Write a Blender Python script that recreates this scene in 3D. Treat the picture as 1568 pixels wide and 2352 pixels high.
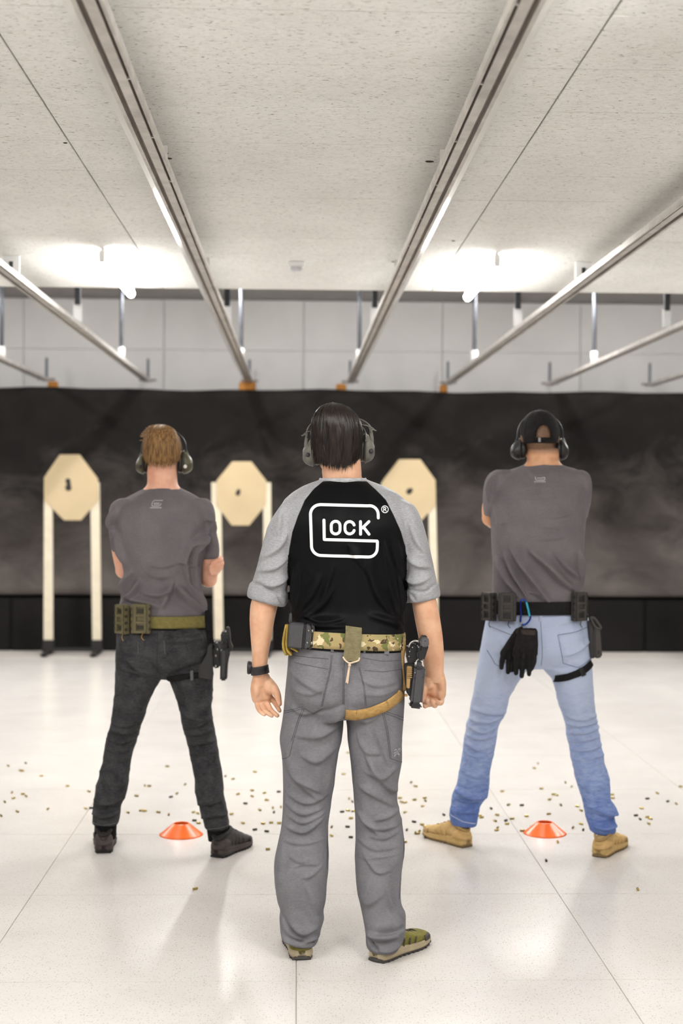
import bpy, bmesh, math, random
import numpy as np
from mathutils import Vector, Matrix
from mathutils.bvhtree import BVHTree

for _o in list(bpy.data.objects):
    bpy.data.objects.remove(_o, do_unlink=True)
SC = bpy.context.scene
COL = SC.collection
RND = random.Random(7)

# ------------------------------------------------------------------ camera
IMG_W, IMG_H = 1568, 2352
FOC = 50.0 / 36.0 * IMG_H
EYE = np.array([0.0, 0.0, 1.5])
YAW, PITCH, ROLL = math.atan(101 / FOC), math.atan(36.5 / FOC), 0.0059
FWD = np.array([math.sin(YAW) * math.cos(PITCH), math.cos(YAW) * math.cos(PITCH), -math.sin(PITCH)])
_rt = np.array([math.cos(YAW), -math.sin(YAW), 0.0])
_up = np.cross(_rt, FWD)
RGT = _rt * math.cos(ROLL) + _up * math.sin(ROLL)
UPV = _up * math.cos(ROLL) - _rt * math.sin(ROLL)
cam_data = bpy.data.cameras.new('camera')
cam_data.sensor_fit = 'VERTICAL'
cam_data.sensor_height = 36.0
cam_data.sensor_width = 24.0
cam_data.lens = 50.0
cam_data.clip_start = 0.05
cam_data.dof.use_dof = True
cam_data.dof.focus_distance = 4.62
cam_data.dof.aperture_fstop = 2.4
cam = bpy.data.objects.new('camera', cam_data)
COL.objects.link(cam)
cam.matrix_world = Matrix(((RGT[0], UPV[0], -FWD[0], EYE[0]), (RGT[1], UPV[1], -FWD[1], EYE[1]),
                           (RGT[2], UPV[2], -FWD[2], EYE[2]), (0, 0, 0, 1)))
SC.camera = cam

# ------------------------------------------------------------------ world and exposure
world = bpy.data.worlds.new('world')
SC.world = world
world.use_nodes = True
world.node_tree.nodes['Background'].inputs[0].default_value = (1, 0.98, 0.95, 1)
world.node_tree.nodes['Background'].inputs[1].default_value = 0.05
SC.view_settings.view_transform = 'Standard'
SC.view_settings.look = 'None'
SC.view_settings.gamma = 1.0
SC.view_settings.use_curve_mapping = False
SC.view_settings.exposure = 0.55
LAMP_WATT = 9.0          # front ceiling lamps
BACK_WATT = 36.0          # unseen lamps added in the higher bay before the backstop

# ------------------------------------------------------------------ helpers
def pix(px, py, Y):
    """World point at range depth Y that a pixel of the photograph shows."""
    d = FWD + (px - IMG_W / 2) / FOC * RGT - (py - IMG_H / 2) / FOC * UPV
    return EYE + d * (Y / d[1])

def pixz(px, py, z=0.0):
    d = FWD + (px - IMG_W / 2) / FOC * RGT - (py - IMG_H / 2) / FOC * UPV
    return EYE + d * ((z - EYE[2]) / d[2])

def lin(c):
    c = c / 255.0
    return c / 12.92 if c <= 0.04045 else ((c + 0.055) / 1.055) ** 2.4

def rgb(r, g, b):
    return (lin(r), lin(g), lin(b), 1.0)

class Nodes:
    def __init__(self, name):
        self.m = bpy.data.materials.new(name)
        self.m.use_nodes = True
        self.t = self.m.node_tree
        self.b = self.t.nodes['Principled BSDF']
    def n(self, kind, **kw):
        nd = self.t.nodes.new(kind)
        for k, v in kw.items():
            if k in nd.inputs.keys():
                nd.inputs[k].default_value = v
            else:
                setattr(nd, k, v)
        return nd
    def l(self, a, b):
        self.t.links.new(a, b)
    def coord(self, scale=(1, 1, 1), kind='Object'):
        c = self.n('ShaderNodeTexCoord')
        mp = self.n('ShaderNodeMapping')
        mp.inputs['Scale'].default_value = scale
        self.l(c.outputs[kind], mp.inputs['Vector'])
        return mp.outputs[0]
    def noise(self, vec, scale, detail=3, rough=0.55, dist=0.0):
        nd = self.n('ShaderNodeTexNoise')
        nd.inputs['Scale'].default_value = scale
        nd.inputs['Detail'].default_value = detail
        nd.inputs['Roughness'].default_value = rough
        nd.inputs['Distortion'].default_value = dist
        self.l(vec, nd.inputs['Vector'])
        return nd.outputs['Fac']
    def ramp(self, fac, stops, interp='LINEAR'):
        r = self.n('ShaderNodeValToRGB')
        cr = r.color_ramp
        cr.interpolation = interp
        while len(cr.elements) < len(stops):
            cr.elements.new(0.5)
        for e, (p, c) in zip(cr.elements, stops):
            e.position = p
            e.color = c if len(c) == 4 else (*c, 1)
        self.l(fac, r.inputs[0])
        return r.outputs[0]
    def mix(self, fac, a, b, blend='MIX'):
        m = self.n('ShaderNodeMix', data_type='RGBA', blend_type=blend)
        for sock, v in ((m.inputs[0], fac), (m.inputs[6], a), (m.inputs[7], b)):
            if hasattr(v, 'is_output') or isinstance(v, bpy.types.NodeSocket):
                self.l(v, sock)
            else:
                sock.default_value = v
        return m.outputs[2]
    def math(self, op, a, b=None):
        m = self.n('ShaderNodeMath', operation=op)
        for i, v in enumerate((a, b)):
            if v is None:
                continue
            if isinstance(v, bpy.types.NodeSocket):
                self.l(v, m.inputs[i])
            else:
                m.inputs[i].default_value = v
        return m.outputs[0]
    def bump(self, height, strength=0.3, dist=0.005, prev=None):
        bp = self.n('ShaderNodeBump')
        bp.inputs['Strength'].default_value = strength
        bp.inputs['Distance'].default_value = dist
        self.l(height, bp.inputs['Height'])
        if prev is not None:
            self.l(prev, bp.inputs['Normal'])
        self.l(bp.outputs[0], self.b.inputs['Normal'])
        return bp.outputs[0]
    def base(self, col, rough=0.6, metal=0.0, spec=0.5, sheen=0.0):
        b = self.b
        if isinstance(col, bpy.types.NodeSocket):
            self.l(col, b.inputs['Base Color'])
        else:
            b.inputs['Base Color'].default_value = col
        b.inputs['Roughness'].default_value = rough
        b.inputs['Metallic'].default_value = metal
        b.inputs['Specular IOR Level'].default_value = spec
        if sheen:
            b.inputs['Sheen Weight'].default_value = sheen
            b.inputs['Sheen Roughness'].default_value = 0.6
        return self.m

def simple(name, col, rough=0.6, metal=0.0, spec=0.5, var=0.12, scale=30.0, bump=0.0, bscale=200.0):
    """Plain material with a little procedural mottling."""
    N = Nodes(name)
    v = N.coord()
    f = N.noise(v, scale, 4)
    dark = tuple(c * (1 - var) for c in col[:3]) + (1,)
    lite = tuple(min(1, c * (1 + var)) for c in col[:3]) + (1,)
    m = N.base(N.ramp(f, [(0.3, dark), (0.7, lite)]), rough, metal, spec)
    if bump:
        N.bump(N.noise(v, bscale, 2), bump, 0.002)
    return m

def new_obj(name, me, material=None, parent=None):
    o = bpy.data.objects.new(name, me)
    COL.objects.link(o)
    if material is not None and me is not None and not me.materials:
        me.materials.append(material)
    if parent is not None:
        o.parent = parent
        o.matrix_parent_inverse = parent.matrix_basis.inverted()
    return o

def empty(name, loc=(0, 0, 0)):
    o = bpy.data.objects.new(name, None)
    o.empty_display_size = 0.1
    COL.objects.link(o)
    o.location = loc
    return o

def tag(o, label=None, cat=None, group=None, kind=None):
    if label: o['label'] = label
    if cat: o['category'] = cat
    if group: o['group'] = group
    if kind: o['kind'] = kind
    return o

class Geo:
    """Collects closed shapes into one mesh (world coordinates)."""
    def __init__(self):
        self.v, self.f = [], []
    def add(self, vs, fs):
        k = len(self.v)
        self.v += [tuple(map(float, p)) for p in vs]
        self.f += [tuple(i + k for i in f) for f in fs]
        return self
    def box(self, c, s, bev=0.0, rot=None):
        bm = bmesh.new()
        bmesh.ops.create_cube(bm, size=1.0)
        for vv in bm.verts:
            vv.co = Vector((vv.co.x * s[0], vv.co.y * s[1], vv.co.z * s[2]))
        if bev > 0:
            bmesh.ops.bevel(bm, geom=bm.edges[:], offset=bev, segments=2, affect='EDGES')
        M = Matrix.Translation(Vector(c))
        if rot is not None:
            M = M @ rot.to_4x4()
        self.bm(bm, M)
        return self
    def bm(self, bm, M=None):
        if M is not None:
            bm.transform(M)
        bm.verts.ensure_lookup_table()
        bm.verts.index_update()
        self.add([tuple(vv.co) for vv in bm.verts], [[vv.index for vv in f.verts] for f in bm.faces])
        bm.free()
        return self
    def slab(self, poly, Y0, Y1, bev=0.0, Yp=None):
        """Prism: outline given in photograph pixels at depth Yp, running from depth Y0 to Y1."""
        pts = [pix(x, y, Yp if Yp else Y0) for x, y in poly]
        bm = bmesh.new()
        a = [bm.verts.new((p[0], Y0, p[2])) for p in pts]
        b = [bm.verts.new((p[0], Y1, p[2])) for p in pts]
        n = len(pts)
        bm.faces.new(a); bm.faces.new(b[::-1])
        for i in range(n):
            bm.faces.new((a[i], b[i], b[(i + 1) % n], a[(i + 1) % n]))
        bmesh.ops.recalc_face_normals(bm, faces=bm.faces[:])
        if bev > 0:
            bmesh.ops.bevel(bm, geom=bm.edges[:], offset=bev, segments=2, affect='EDGES', clamp_overlap=True)
        return self.bm(bm)
    def loft(self, rings, cap=True):
        rings = [np.asarray(r, float) for r in rings]
        n = len(rings[0]); k = len(rings)
        vs = np.concatenate(rings).tolist()
        fs = []
        for i in range(k - 1):
            for j in range(n):
                j2 = (j + 1) % n
                fs.append((i * n + j, i * n + j2, (i + 1) * n + j2, (i + 1) * n + j))
        if cap:
            c0, c1 = len(vs), len(vs) + 1
            vs.append(rings[0].mean(0).tolist()); vs.append(rings[-1].mean(0).tolist())
            for j in range(n):
                j2 = (j + 1) % n
                fs.append((c0, j2, j))
                fs.append((c1, (k - 1) * n + j, (k - 1) * n + j2))
        return self.add(vs, fs)
    def tube(self, pts, rad, n=12, flat=1.0, up=(0, 0, 1), dense=True, closed=False, round_end=True):
        P = np.array(pts, float)
        R = np.array(rad if hasattr(rad, '__len__') else [rad] * len(P), float)
        if dense and len(P) > 2 and not closed:
            P, R = resample(P, R, max(8, 5 * (len(P) - 1)))
        if closed:
            m = len(P)
            Pd = np.array([catmull(P[(i - 1) % m], P[i], P[(i + 1) % m], P[(i + 2) % m], t) for i in range(m) for t in (0, .25, .5, .75)])
            P = Pd; R = np.full(len(P), R[0])
        T = np.gradient(P, axis=0)
        if closed:
            T = np.roll(P, -1, 0) - np.roll(P, 1, 0)
        T /= np.linalg.norm(T, axis=1)[:, None] + 1e-12
        u = np.array(up, float)
        rings = []
        ang = np.linspace(0, 2 * math.pi, n, endpoint=False)
        U = None
        for i in range(len(P)):
            if U is None:
                U = u - T[i] * u.dot(T[i])
                if np.linalg.norm(U) < 1e-3:
                    U = np.cross(T[i], [1, 0.3, 0])
            else:
                U = U - T[i] * U.dot(T[i])
            U /= np.linalg.norm(U)
            V = np.cross(T[i], U)
            rings.append((P[i], U.copy(), V, T[i], R[i]))
        def ring(c, U, V, r):
            return c + r * (np.cos(ang)[:, None] * U * flat + np.sin(ang)[:, None] * V)
        out = []
        if closed:
            rr = [ring(c, U, V, r) for c, U, V, t, r in rings]
            rr.append(rr[0])
            return self.loft(rr, cap=False)
        if round_end:
            c, U, V, t, r = rings[0]
            out += [ring(c - t * r * s, U, V, r * q) for s, q in ((0.95, 0.3), (0.75, 0.66), (0.4, 0.92))]
        out += [ring(c, U, V, r) for c, U, V, t, r in rings]
        if round_end:
            c, U, V, t, r = rings[-1]
            out += [ring(c + t * r * s, U, V, r * q) for s, q in ((0.4, 0.92), (0.75, 0.66), (0.95, 0.3))]
        return self.loft(out)
    def ball(self, c, r, rot=None, n=20, m=12):
        r = np.array(r if hasattr(r, '__len__') else (r, r, r), float)
        rings = []
        for i in range(1, m):
            ph = math.pi * i / m
            ring = np.array([(math.sin(ph) * math.cos(t), math.sin(ph) * math.sin(t), math.cos(ph)) for t in np.linspace(0, 2 * math.pi, n, endpoint=False)]) * r
            if rot is not None:
                ring = ring @ np.array(rot.to_3x3() if hasattr(rot, 'to_3x3') else rot).T
            rings.append(ring + np.array(c))
        return self.loft(rings)
    def mesh(self, name, smooth=True):
        me = bpy.data.meshes.new(name)
        me.from_pydata(self.v, [], self.f)
        me.update()
        bm = bmesh.new(); bm.from_mesh(me)
        bmesh.ops.recalc_face_normals(bm, faces=bm.faces[:])
        bm.to_mesh(me); bm.free()
        if smooth:
            me.polygons.foreach_set('use_smooth', np.ones(len(me.polygons), bool))
        return me
    def build(self, name, material, parent=None, smooth=False, angle=None):
        me = self.mesh(name, smooth or angle is not None)
        if angle is not None:
            me.set_sharp_from_angle(angle=math.radians(angle))
        return new_obj(name, me, material, parent)

def catmull(a, b, c, d, t):
    return 0.5 * (2 * b + (c - a) * t + (2 * a - 5 * b + 4 * c - d) * t * t + (3 * b - a - 3 * c + d) * t ** 3)

def resample(P, R, n):
    """Catmull-Rom resampling of a path and of a value along it."""
    m = len(P)
    q = np.concatenate([[2 * P[0] - P[1]], P, [2 * P[-1] - P[-2]]])
    s = np.concatenate([[R[0]], R, [R[-1]]])
    op, orr = [], []
    for u in np.linspace(0, m - 1 - 1e-6, n + 1):
        i = int(u); t = u - i
        op.append(catmull(q[i], q[i + 1], q[i + 2], q[i + 3], t))
        orr.append(s[i + 1] * (1 - t) + s[i + 2] * t)
    return np.array(op), np.array(orr)

def vnoise(p, seed=0):
    """Smooth 3-D value noise in -1..1 for an array of points."""
    p = np.asarray(p, float)
    i = np.floor(p).astype(np.int64); f = p - i
    f = f * f * (3 - 2 * f)
    out = 0
    for dx in (0, 1):
        for dy in (0, 1):
            for dz in (0, 1):
                h = ((i[:, 0] + dx) * 73856093) ^ ((i[:, 1] + dy) * 19349663) ^ ((i[:, 2] + dz) * 83492791) ^ (seed * 2654435)
                h = (h ^ (h >> 13)) * 1274126177 & 0x7fffffff
                val = (h % 10007) / 5003.5 - 1
                w = (f[:, 0] if dx else 1 - f[:, 0]) * (f[:, 1] if dy else 1 - f[:, 1]) * (f[:, 2] if dz else 1 - f[:, 2])
                out = out + val * w
    return out

# ------------------------------------------------------------------ setting: materials
def terrazzo():
    N = Nodes('terrazzo')
    v = N.coord(kind='Object')
    info = N.n('ShaderNodeObjectInfo')
    add = N.n('ShaderNodeVectorMath', operation='ADD')
    N.l(v, add.inputs[0]); N.l(info.outputs['Location'], add.inputs[1])
    v = add.outputs[0]
    big = N.noise(v, 3.0, 4)
    col = N.ramp(big, [(0.3, rgb(211, 206, 201)), (0.7, rgb(219, 215, 210))])
    def chips(scale, thr, colr, prev, seed):
        mp = N.n('ShaderNodeMapping')
        mp.inputs['Location'].default_value = (seed, seed * 1.7, 0)
        mp.inputs['Scale'].default_value = (1, 1, 0.02)
        N.l(v, mp.inputs['Vector'])
        w = N.n('ShaderNodeTexVoronoi', feature='F1')
        w.inputs['Scale'].default_value = scale
        w.inputs['Randomness'].default_value = 1.0
        nz = N.noise(mp.outputs[0], scale * 1.7, 2)
        mixv = N.mix(0.006, mp.outputs[0], nz, 'ADD')
        N.l(mixv, w.inputs['Vector'])
        sep = N.n('ShaderNodeSeparateColor')
        N.l(w.outputs['Color'], sep.inputs[0])
        keep = N.math('LESS_THAN', sep.outputs[0], 0.42)
        small = N.ramp(w.outputs['Distance'], [(thr * 0.6, (1, 1, 1)), (thr * 1.25, (0, 0, 0))])
        sxyz = N.n('ShaderNodeSeparateXYZ'); N.l(v, sxyz.inputs[0])
        far = N.n('ShaderNodeMapRange'); far.inputs[1].default_value = 5.2; far.inputs[2].default_value = 8.5; far.inputs[3].default_value = 1.0; far.inputs[4].default_value = 0.0
        N.l(sxyz.outputs[1], far.inputs[0])
        return N.mix(N.math('MULTIPLY', N.math('MULTIPLY', keep, small), far.outputs[0]), prev, colr)
    col = chips(95.0, 0.22, rgb(176, 160, 148), col, 3.1)
    col = chips(150.0, 0.26, rgb(176, 168, 160), col, 7.7)
    m = N.base(col, 0.27, 0, 0.5)
    return m

def woodwool():
    N = Nodes('wood_wool_board')
    v0 = N.coord(kind='Object')
    info = N.n('ShaderNodeObjectInfo')
    add = N.n('ShaderNodeVectorMath', operation='ADD')
    N.l(v0, add.inputs[0]); N.l(info.outputs['Location'], add.inputs[1])
    def stretched(sx, sy):
        mp = N.n('ShaderNodeMapping')
        mp.inputs['Scale'].default_value = (sx, sy, 1)
        N.l(add.outputs[0], mp.inputs['Vector'])
        return mp.outputs[0]
    a = N.noise(stretched(0.5, 1.15), 115, 3, 0.55, 0.8)
    b = N.noise(stretched(0.6, 1.0), 45, 3, 0.6, 0.4)
    big = N.noise(stretched(1, 1), 1.7, 3)
    base = N.ramp(big, [(0.3, rgb(222, 221, 216)), (0.7, rgb(234, 233, 229))])
    fibre = N.ramp(a, [(0.30, (0.34, 0.31, 0.27)), (0.385, (0.93, 0.925, 0.92)), (0.66, (1.0, 1.0, 1.0)), (0.78, (1.06, 1.06, 1.06))])
    col = N.mix(1.0, base, fibre, 'MULTIPLY')
    col = N.mix(0.35, col, N.mix(1.0, col, N.ramp(b, [(0.3, (0.72, 0.70, 0.68)), (0.5, (1, 1, 1))]), 'MULTIPLY'))
    m = N.base(col, 0.95, 0, 0.1)
    hgt = N.math('ADD', a, N.math('MULTIPLY', b, 0.6))
    N.bump(hgt, 0.75, 0.006)
    return m

def rubber():
    N = Nodes('rubber_backstop')
    v = N.coord((1, 1, 1))
    a = N.noise(v, 1.3, 5, 0.6)
    b = N.noise(N.coord((0.8, 1, 1.0)), 2.6, 5, 0.7, 0.6)
    f = N.math('ADD', N.math('MULTIPLY', a, 0.6), N.math('MULTIPLY', b, 0.5))
    col = N.ramp(f, [(0.36, rgb(26, 24, 23)), (0.55, rgb(34, 32, 31)), (0.74, rgb(46, 43, 41))])
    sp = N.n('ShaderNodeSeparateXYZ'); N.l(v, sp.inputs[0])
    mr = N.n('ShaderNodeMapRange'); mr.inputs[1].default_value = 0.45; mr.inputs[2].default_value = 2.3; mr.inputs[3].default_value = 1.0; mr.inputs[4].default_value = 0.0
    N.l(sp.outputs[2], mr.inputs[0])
    low_grey = N.math('ADD', mr.outputs[0], N.math('MULTIPLY', N.math('SUBTRACT', N.noise(N.coord((1.0, 1, 1.6)), 1.6, 6, 0.7, 0.8), 0.5), 1.3))
    col = N.mix(N.ramp(low_grey, [(0.22, (0, 0, 0)), (1.05, (0.9, 0.9, 0.9))]), col, rgb(98, 91, 87))     # patchy paler grey, denser towards the foot of the sheet
    m = N.base(col, 0.85, 0, 0.15)
    N.bump(N.noise(v, 60, 4), 0.5, 0.01)
    return m

M_FLOOR = terrazzo()
M_CEIL = woodwool()
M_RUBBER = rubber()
M_BASE = simple('rubber_base', rgb(17, 16, 16), 0.8, 0, 0.15, 0.2, 3.0, 0.3, 60)
M_WALL = simple('painted_block', rgb(212, 210, 208), 0.85, 0, 0.2, 0.04, 2.5, 0.4, 90)
M_SOFFIT = simple('grey_soffit', rgb(150, 147, 145), 0.9, 0, 0.2, 0.08, 4.0, 0.2, 60)
M_GROUT = simple('grout', rgb(188, 182, 175), 0.8, 0, 0.3, 0.05, 8.0)
M_DARKGAP = simple('dark_gap', rgb(70, 62, 54), 0.9, 0, 0.1, 0.2, 20)
M_STEEL = simple('galvanised_steel', rgb(190, 185, 179), 0.42, 0.5, 0.5, 0.2, 9.0, 0.1, 40)
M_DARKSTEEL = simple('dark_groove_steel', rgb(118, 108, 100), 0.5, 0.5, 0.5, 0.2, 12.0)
M_ALU = simple('polished_lip', rgb(225, 222, 218), 0.16, 0.85, 0.5, 0.06, 5.0, 0.12, 9)
M_BLACKROD = simple('black_rod', rgb(52, 52, 56), 0.5, 0.3, 0.5, 0.15, 20)
M_GREYROD = simple('grey_rod', rgb(96, 99, 106), 0.45, 0.5, 0.5, 0.15, 20)
M_WHITEMETAL = simple('white_metal', rgb(226, 226, 224), 0.5, 0, 0.4, 0.05, 12)
M_ORANGEWOOD = simple('orange_wood', rgb(190, 128, 58), 0.7, 0, 0.3, 0.2, 25)

# ------------------------------------------------------------------ floor, walls, ceilings
X0, X1 = -5.2, 5.8
Y0, Y1 = -3.4, 14.6
CEIL_Z, CEIL_END, BAY_Z = 2.72, 8.44, 3.47

tag(Geo().box(((X0 + X1) / 2, (Y0 + Y1) / 2, -0.054), (X1 - X0, Y1 - Y0, 0.1)).build('floor', M_GROUT), kind='structure')
floor = bpy.data.objects['floor']
TX, TY0, TL = 0.99, 4.383, 0.955
tile_me = Geo().box((0, 0, -0.0025), (TX - 0.0028, TL - 0.0028, 0.005), 0.0007).mesh('tile', False)
tile_me.materials.append(M_FLOOR)
for i in range(-5, 6):
    for j in range(-5, 10):
        xa = max(X0 + 0.01, 0.004 + i * TX); ya = TY0 + j * TL
        if ya + TL > 13.9 or i * TX + TX > X1 or i * TX < X0: continue
        t = new_obj('tile', tile_me, None, floor)
        t.location = (0.004 + i * TX + TX / 2, ya + TL / 2, 0)

def wall(name, c, s, m):
    o = Geo().box(c, s).build(name, m)
    return tag(o, kind='structure')
M_SIDE = simple('grey_unseen_wall', rgb(120, 118, 116), 0.9, 0, 0.2, 0.06, 3.0, 0.3, 60)  # unseen walls, toned down so light comes mainly from above
wall('wall_left', (X0 - 0.05, (Y0 + Y1) / 2, 1.8), (0.1, Y1 - Y0, 3.7), M_SIDE)
wall('wall_right', (X1 + 0.05, (Y0 + Y1) / 2, 1.8), (0.1, Y1 - Y0, 3.7), M_SIDE)
wall('wall_front', ((X0 + X1) / 2, Y0 - 0.05, 1.8), (X1 - X0 + 0.2, 0.1, 3.7), M_SIDE)
wb = wall('wall_back', ((X0 + X1) / 2, 14.45, 1.8), (X1 - X0 + 0.2, 0.1, 3.7), M_WALL)
# big painted wall panels above the backstop
PW = 1.40
for k in range(-4, 5):
    for (za, zb) in ((2.30, 2.955), (2.962, 3.46)):
        xa = 0.055 + k * PW - PW; xb = xa + PW - 0.006
        xa = max(xa, X0); xb = min(xb, X1)
        if xb - xa < 0.1: continue
        Geo().box(((xa + xb) / 2, 14.37, (za + zb) / 2), (xb - xa, 0.06, zb - za + 0.004), 0.002).build('panel', M_WALL, wb)

# ceiling of boards
ce = wall('ceiling', ((X0 + X1) / 2, (Y0 + CEIL_END) / 2, CEIL_Z + 0.14), (X1 - X0, CEIL_END - Y0 - 0.02, 0.2), M_DARKGAP)
BW, BL = 1.585, 0.451
board_me = Geo().box((0, 0, 0.02), (BW - 0.005, BL - 0.0012, 0.04), 0.0012).mesh('board', False)
board_me.materials.append(M_CEIL)
for i in range(-3, 4):
    for j in range(-9, 13):
        yb = 3.14 + j * BL
        if yb > CEIL_END - 0.1: continue
        cut = min(BL, CEIL_END - yb)
        xc = -0.005 + i * BW
        if abs(xc) > 5: continue
        b = new_obj('board', board_me, None, ce)
        b.location = (xc, yb + cut / 2, CEIL_Z + RND.uniform(0, 0.0012))
        b.scale.y = cut / BL
Geo().box(((X0 + X1) / 2, (Y0 - 0.92) / 2 + 0.0, CEIL_Z + 0.02), (X1 - X0, -0.92 - Y0 - 0.02, 0.04)).build('board', M_CEIL, ce)
# step up to the higher bay
tag(Geo().box(((X0 + X1) / 2, CEIL_END + 0.03, (CEIL_Z + BAY_Z) / 2 + 0.02), (X1 - X0, 0.055, BAY_Z - CEIL_Z - 0.01)).build('trim_1', M_SOFFIT), kind='structure')
tag(Geo().box(((X0 + X1) / 2, (CEIL_END + 14.5) / 2, BAY_Z + 0.06), (X1 - X0, 14.5 - CEIL_END, 0.12)).build('ceiling_bay', M_SOFFIT), kind='structure')

# backstop: rubber sheet that leans and curves out at its foot, on a black plinth
prof = []
for t in np.linspace(0, 1, 25):
    z = 0.52 + 2.01 * t
    y = 14.29 - 0.47 * (1 - t) ** 2.4 - 0.42 * t ** 2.2
    prof.append((y, z))
xs = np.linspace(X0, X1, 60)
vs, fs = [], []
for x in xs:
    for (y, z) in prof:
        vs.append((x, y + 0.012 * math.sin(x * 2.1 + z) + 0.006 * math.sin(5.3 * x), z + (0.006 * math.sin(7 * x) + 0.008 * math.sin(2.3 * x + 1) if z > 2.4 else 0)))
n = len(prof)
for i in range(len(xs) - 1):
    for j in range(n - 1):
        fs.append((i * n + j, (i + 1) * n + j, (i + 1) * n + j + 1, i * n + j + 1))
bs = Geo().add(vs, fs)
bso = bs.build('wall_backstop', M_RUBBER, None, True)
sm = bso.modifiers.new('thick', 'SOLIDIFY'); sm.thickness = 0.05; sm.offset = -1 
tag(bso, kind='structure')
pl = tag(Geo().box(((X0 + X1) / 2, 14.03, 0.25), (X1 - X0, 0.56, 0.50), 0.01).build('baseboard_backstop', M_BASE), kind='structure')
M_SLAB = simple('rubber_slab', rgb(26, 24, 24), 0.8, 0, 0.15, 0.25, 2.0, 0.3, 60)
for k in range(9):
    xa = X0 + 0.02 + k * 1.225
    Geo().box((xa + 0.6, 13.745, 0.253), (1.205, 0.03, 0.505), 0.008).build('rubber_slab', M_SLAB, pl)

# ------------------------------------------------------------------ target rails under the ceiling
RAIL_Z = 2.605
def rail(x, s, label, y_end=14.05):
    root = empty('target_rail', (x, y_end, RAIL_Z))
    def pr(name, pts, m, y0=-1.5, y1=y_end):
        g = Geo()
        n = len(pts)
        vs = [(x + s * u, y0, RAIL_Z + z) for u, z in pts] + [(x + s * u, y1, RAIL_Z + z) for u, z in pts]
        g.add(vs, [tuple(range(n)), tuple(range(n, 2 * n))] + [(i, (i + 1) % n, n + (i + 1) % n, n + i) for i in range(n)])
        return g.build(name, m, root)
    ch = pr('channel', [(-.036, 0), (-.028, 0), (-.028, .024), (.024, .024), (.024, 0), (.036, 0), (.036, .028), (-.036, .028)], M_STEEL)
    pr('inner_bar', [(-.018, .003), (.010, .003), (.010, .011), (-.018, .011)], M_STEEL)
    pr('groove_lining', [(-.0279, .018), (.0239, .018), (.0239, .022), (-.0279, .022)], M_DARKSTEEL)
    pr('polished_lip', [(.036, .003), (.068, .029), (.0665, .031), (.036, .007)], M_ALU)
    # clips across the slot
    for yy in np.arange(3.2, 13.8, 0.62):
        Geo().box((x - s * 0.023, yy, RAIL_Z + 0.006), (0.013, 0.012, 0.006)).build('clip', M_STEEL, root)
    # hangers
    for yy in (2.4, 5.0, 7.35):
        pw = 0.034 if abs(x) < 1 else 0.085
        g = Geo().box((x, yy, (RAIL_Z + .028 + CEIL_Z) / 2), (pw, 0.012, CEIL_Z - RAIL_Z - .028))
        h = g.build('hanger_plate', M_STEEL if abs(x) < 1 else M_WHITEMETAL, root)
        if abs(x) > 1:
            Geo().box((x, yy - 0.007, (RAIL_Z + .028 + CEIL_Z) / 2), (0.02, 0.006, 0.03)).build('slot', M_BLACKROD, h)
    # tall hangers from the higher bay
    h = Geo().box((x, 9.55, (RAIL_Z + .16 + BAY_Z) / 2), (0.036, 0.036, BAY_Z - RAIL_Z - .16)).build('hanger_post', M_BLACKROD, root)
    Geo().box((x, 9.55, RAIL_Z + .11), (0.055, 0.012, 0.12)).build('hanger_bracket', M_WHITEMETAL, h)
    g = Geo().tube([(x, 11.9, RAIL_Z + .028), (x, 11.9, BAY_Z)], 0.017, 10, dense=False, round_end=False)
    h = g.build('hanger_rod', M_GREYROD, root, True)
    Geo().ball((x, 11.88, RAIL_Z + 0.66), 0.032).build('rod_joint', M_WHITEMETAL, h, True)
    Geo().tube([(x, 11.9, RAIL_Z + .028), (x, 11.9, RAIL_Z + .12)], 0.028, 10, dense=False, round_end=False).build('rod_foot', M_WHITEMETAL, h, True)
    g = Geo().tube([(x, y_end - .04, RAIL_Z + .03), (x, y_end - .04, RAIL_Z + .22)], 0.014, 8, dense=False)
    g.build('end_pin', M_GREYROD, root, True)
    Geo().box((x, y_end - .05, RAIL_Z + .02), (0.17, 0.02, 0.02), 0.003).build('end_bracket', M_DARKSTEEL, root)
    tag(root, label, 'rail', 'target rails hanging under the ceiling')
    return root
rail(-0.478, -1, 'long grey target rail running in from the upper left, ending above the blond man')
rail(0.510, 1, 'long grey target rail running in from the upper right, ending above the dark-haired man')
rail(-1.472, -1, 'target rail meeting the left picture edge just under the lamp-lit ceiling')
rail(1.475, 1, 'target rail with white hanger plate, crossing the right picture edge at mid ceiling')
rail(2.485, 1, 'lower target rail at the right, ending above the man in the black cap')
rail(3.480, 1, 'short visible end of the rightmost target rail above the backstop')
rail(-2.46, -1, 'short visible end of the leftmost target rail above the backstop')
# wooden end blocks on the backstop's top edge
for k, (px, py, lab) in enumerate(((568, 886, 'orange wooden block under the end of the upper left rail'), (783, 890, 'orange wooden block beside the end of the upper right rail'),
                   (122, 884, 'orange wooden block at the end of the leftmost rail'), (1018, 892, 'small orange wooden block left of the rail above the capped man'))):
    p = pix(px, py, 13.97)
    w = (0.16, 0.1, 0.09, 0.07)[k]
    o = Geo().box((p[0], 13.97, p[2] - 0.01), (w, 0.09, 0.085), 0.008).build('wooden_block', M_ORANGEWOOD)
    tag(o, lab, 'block', 'wooden blocks on the backstop')

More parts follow.
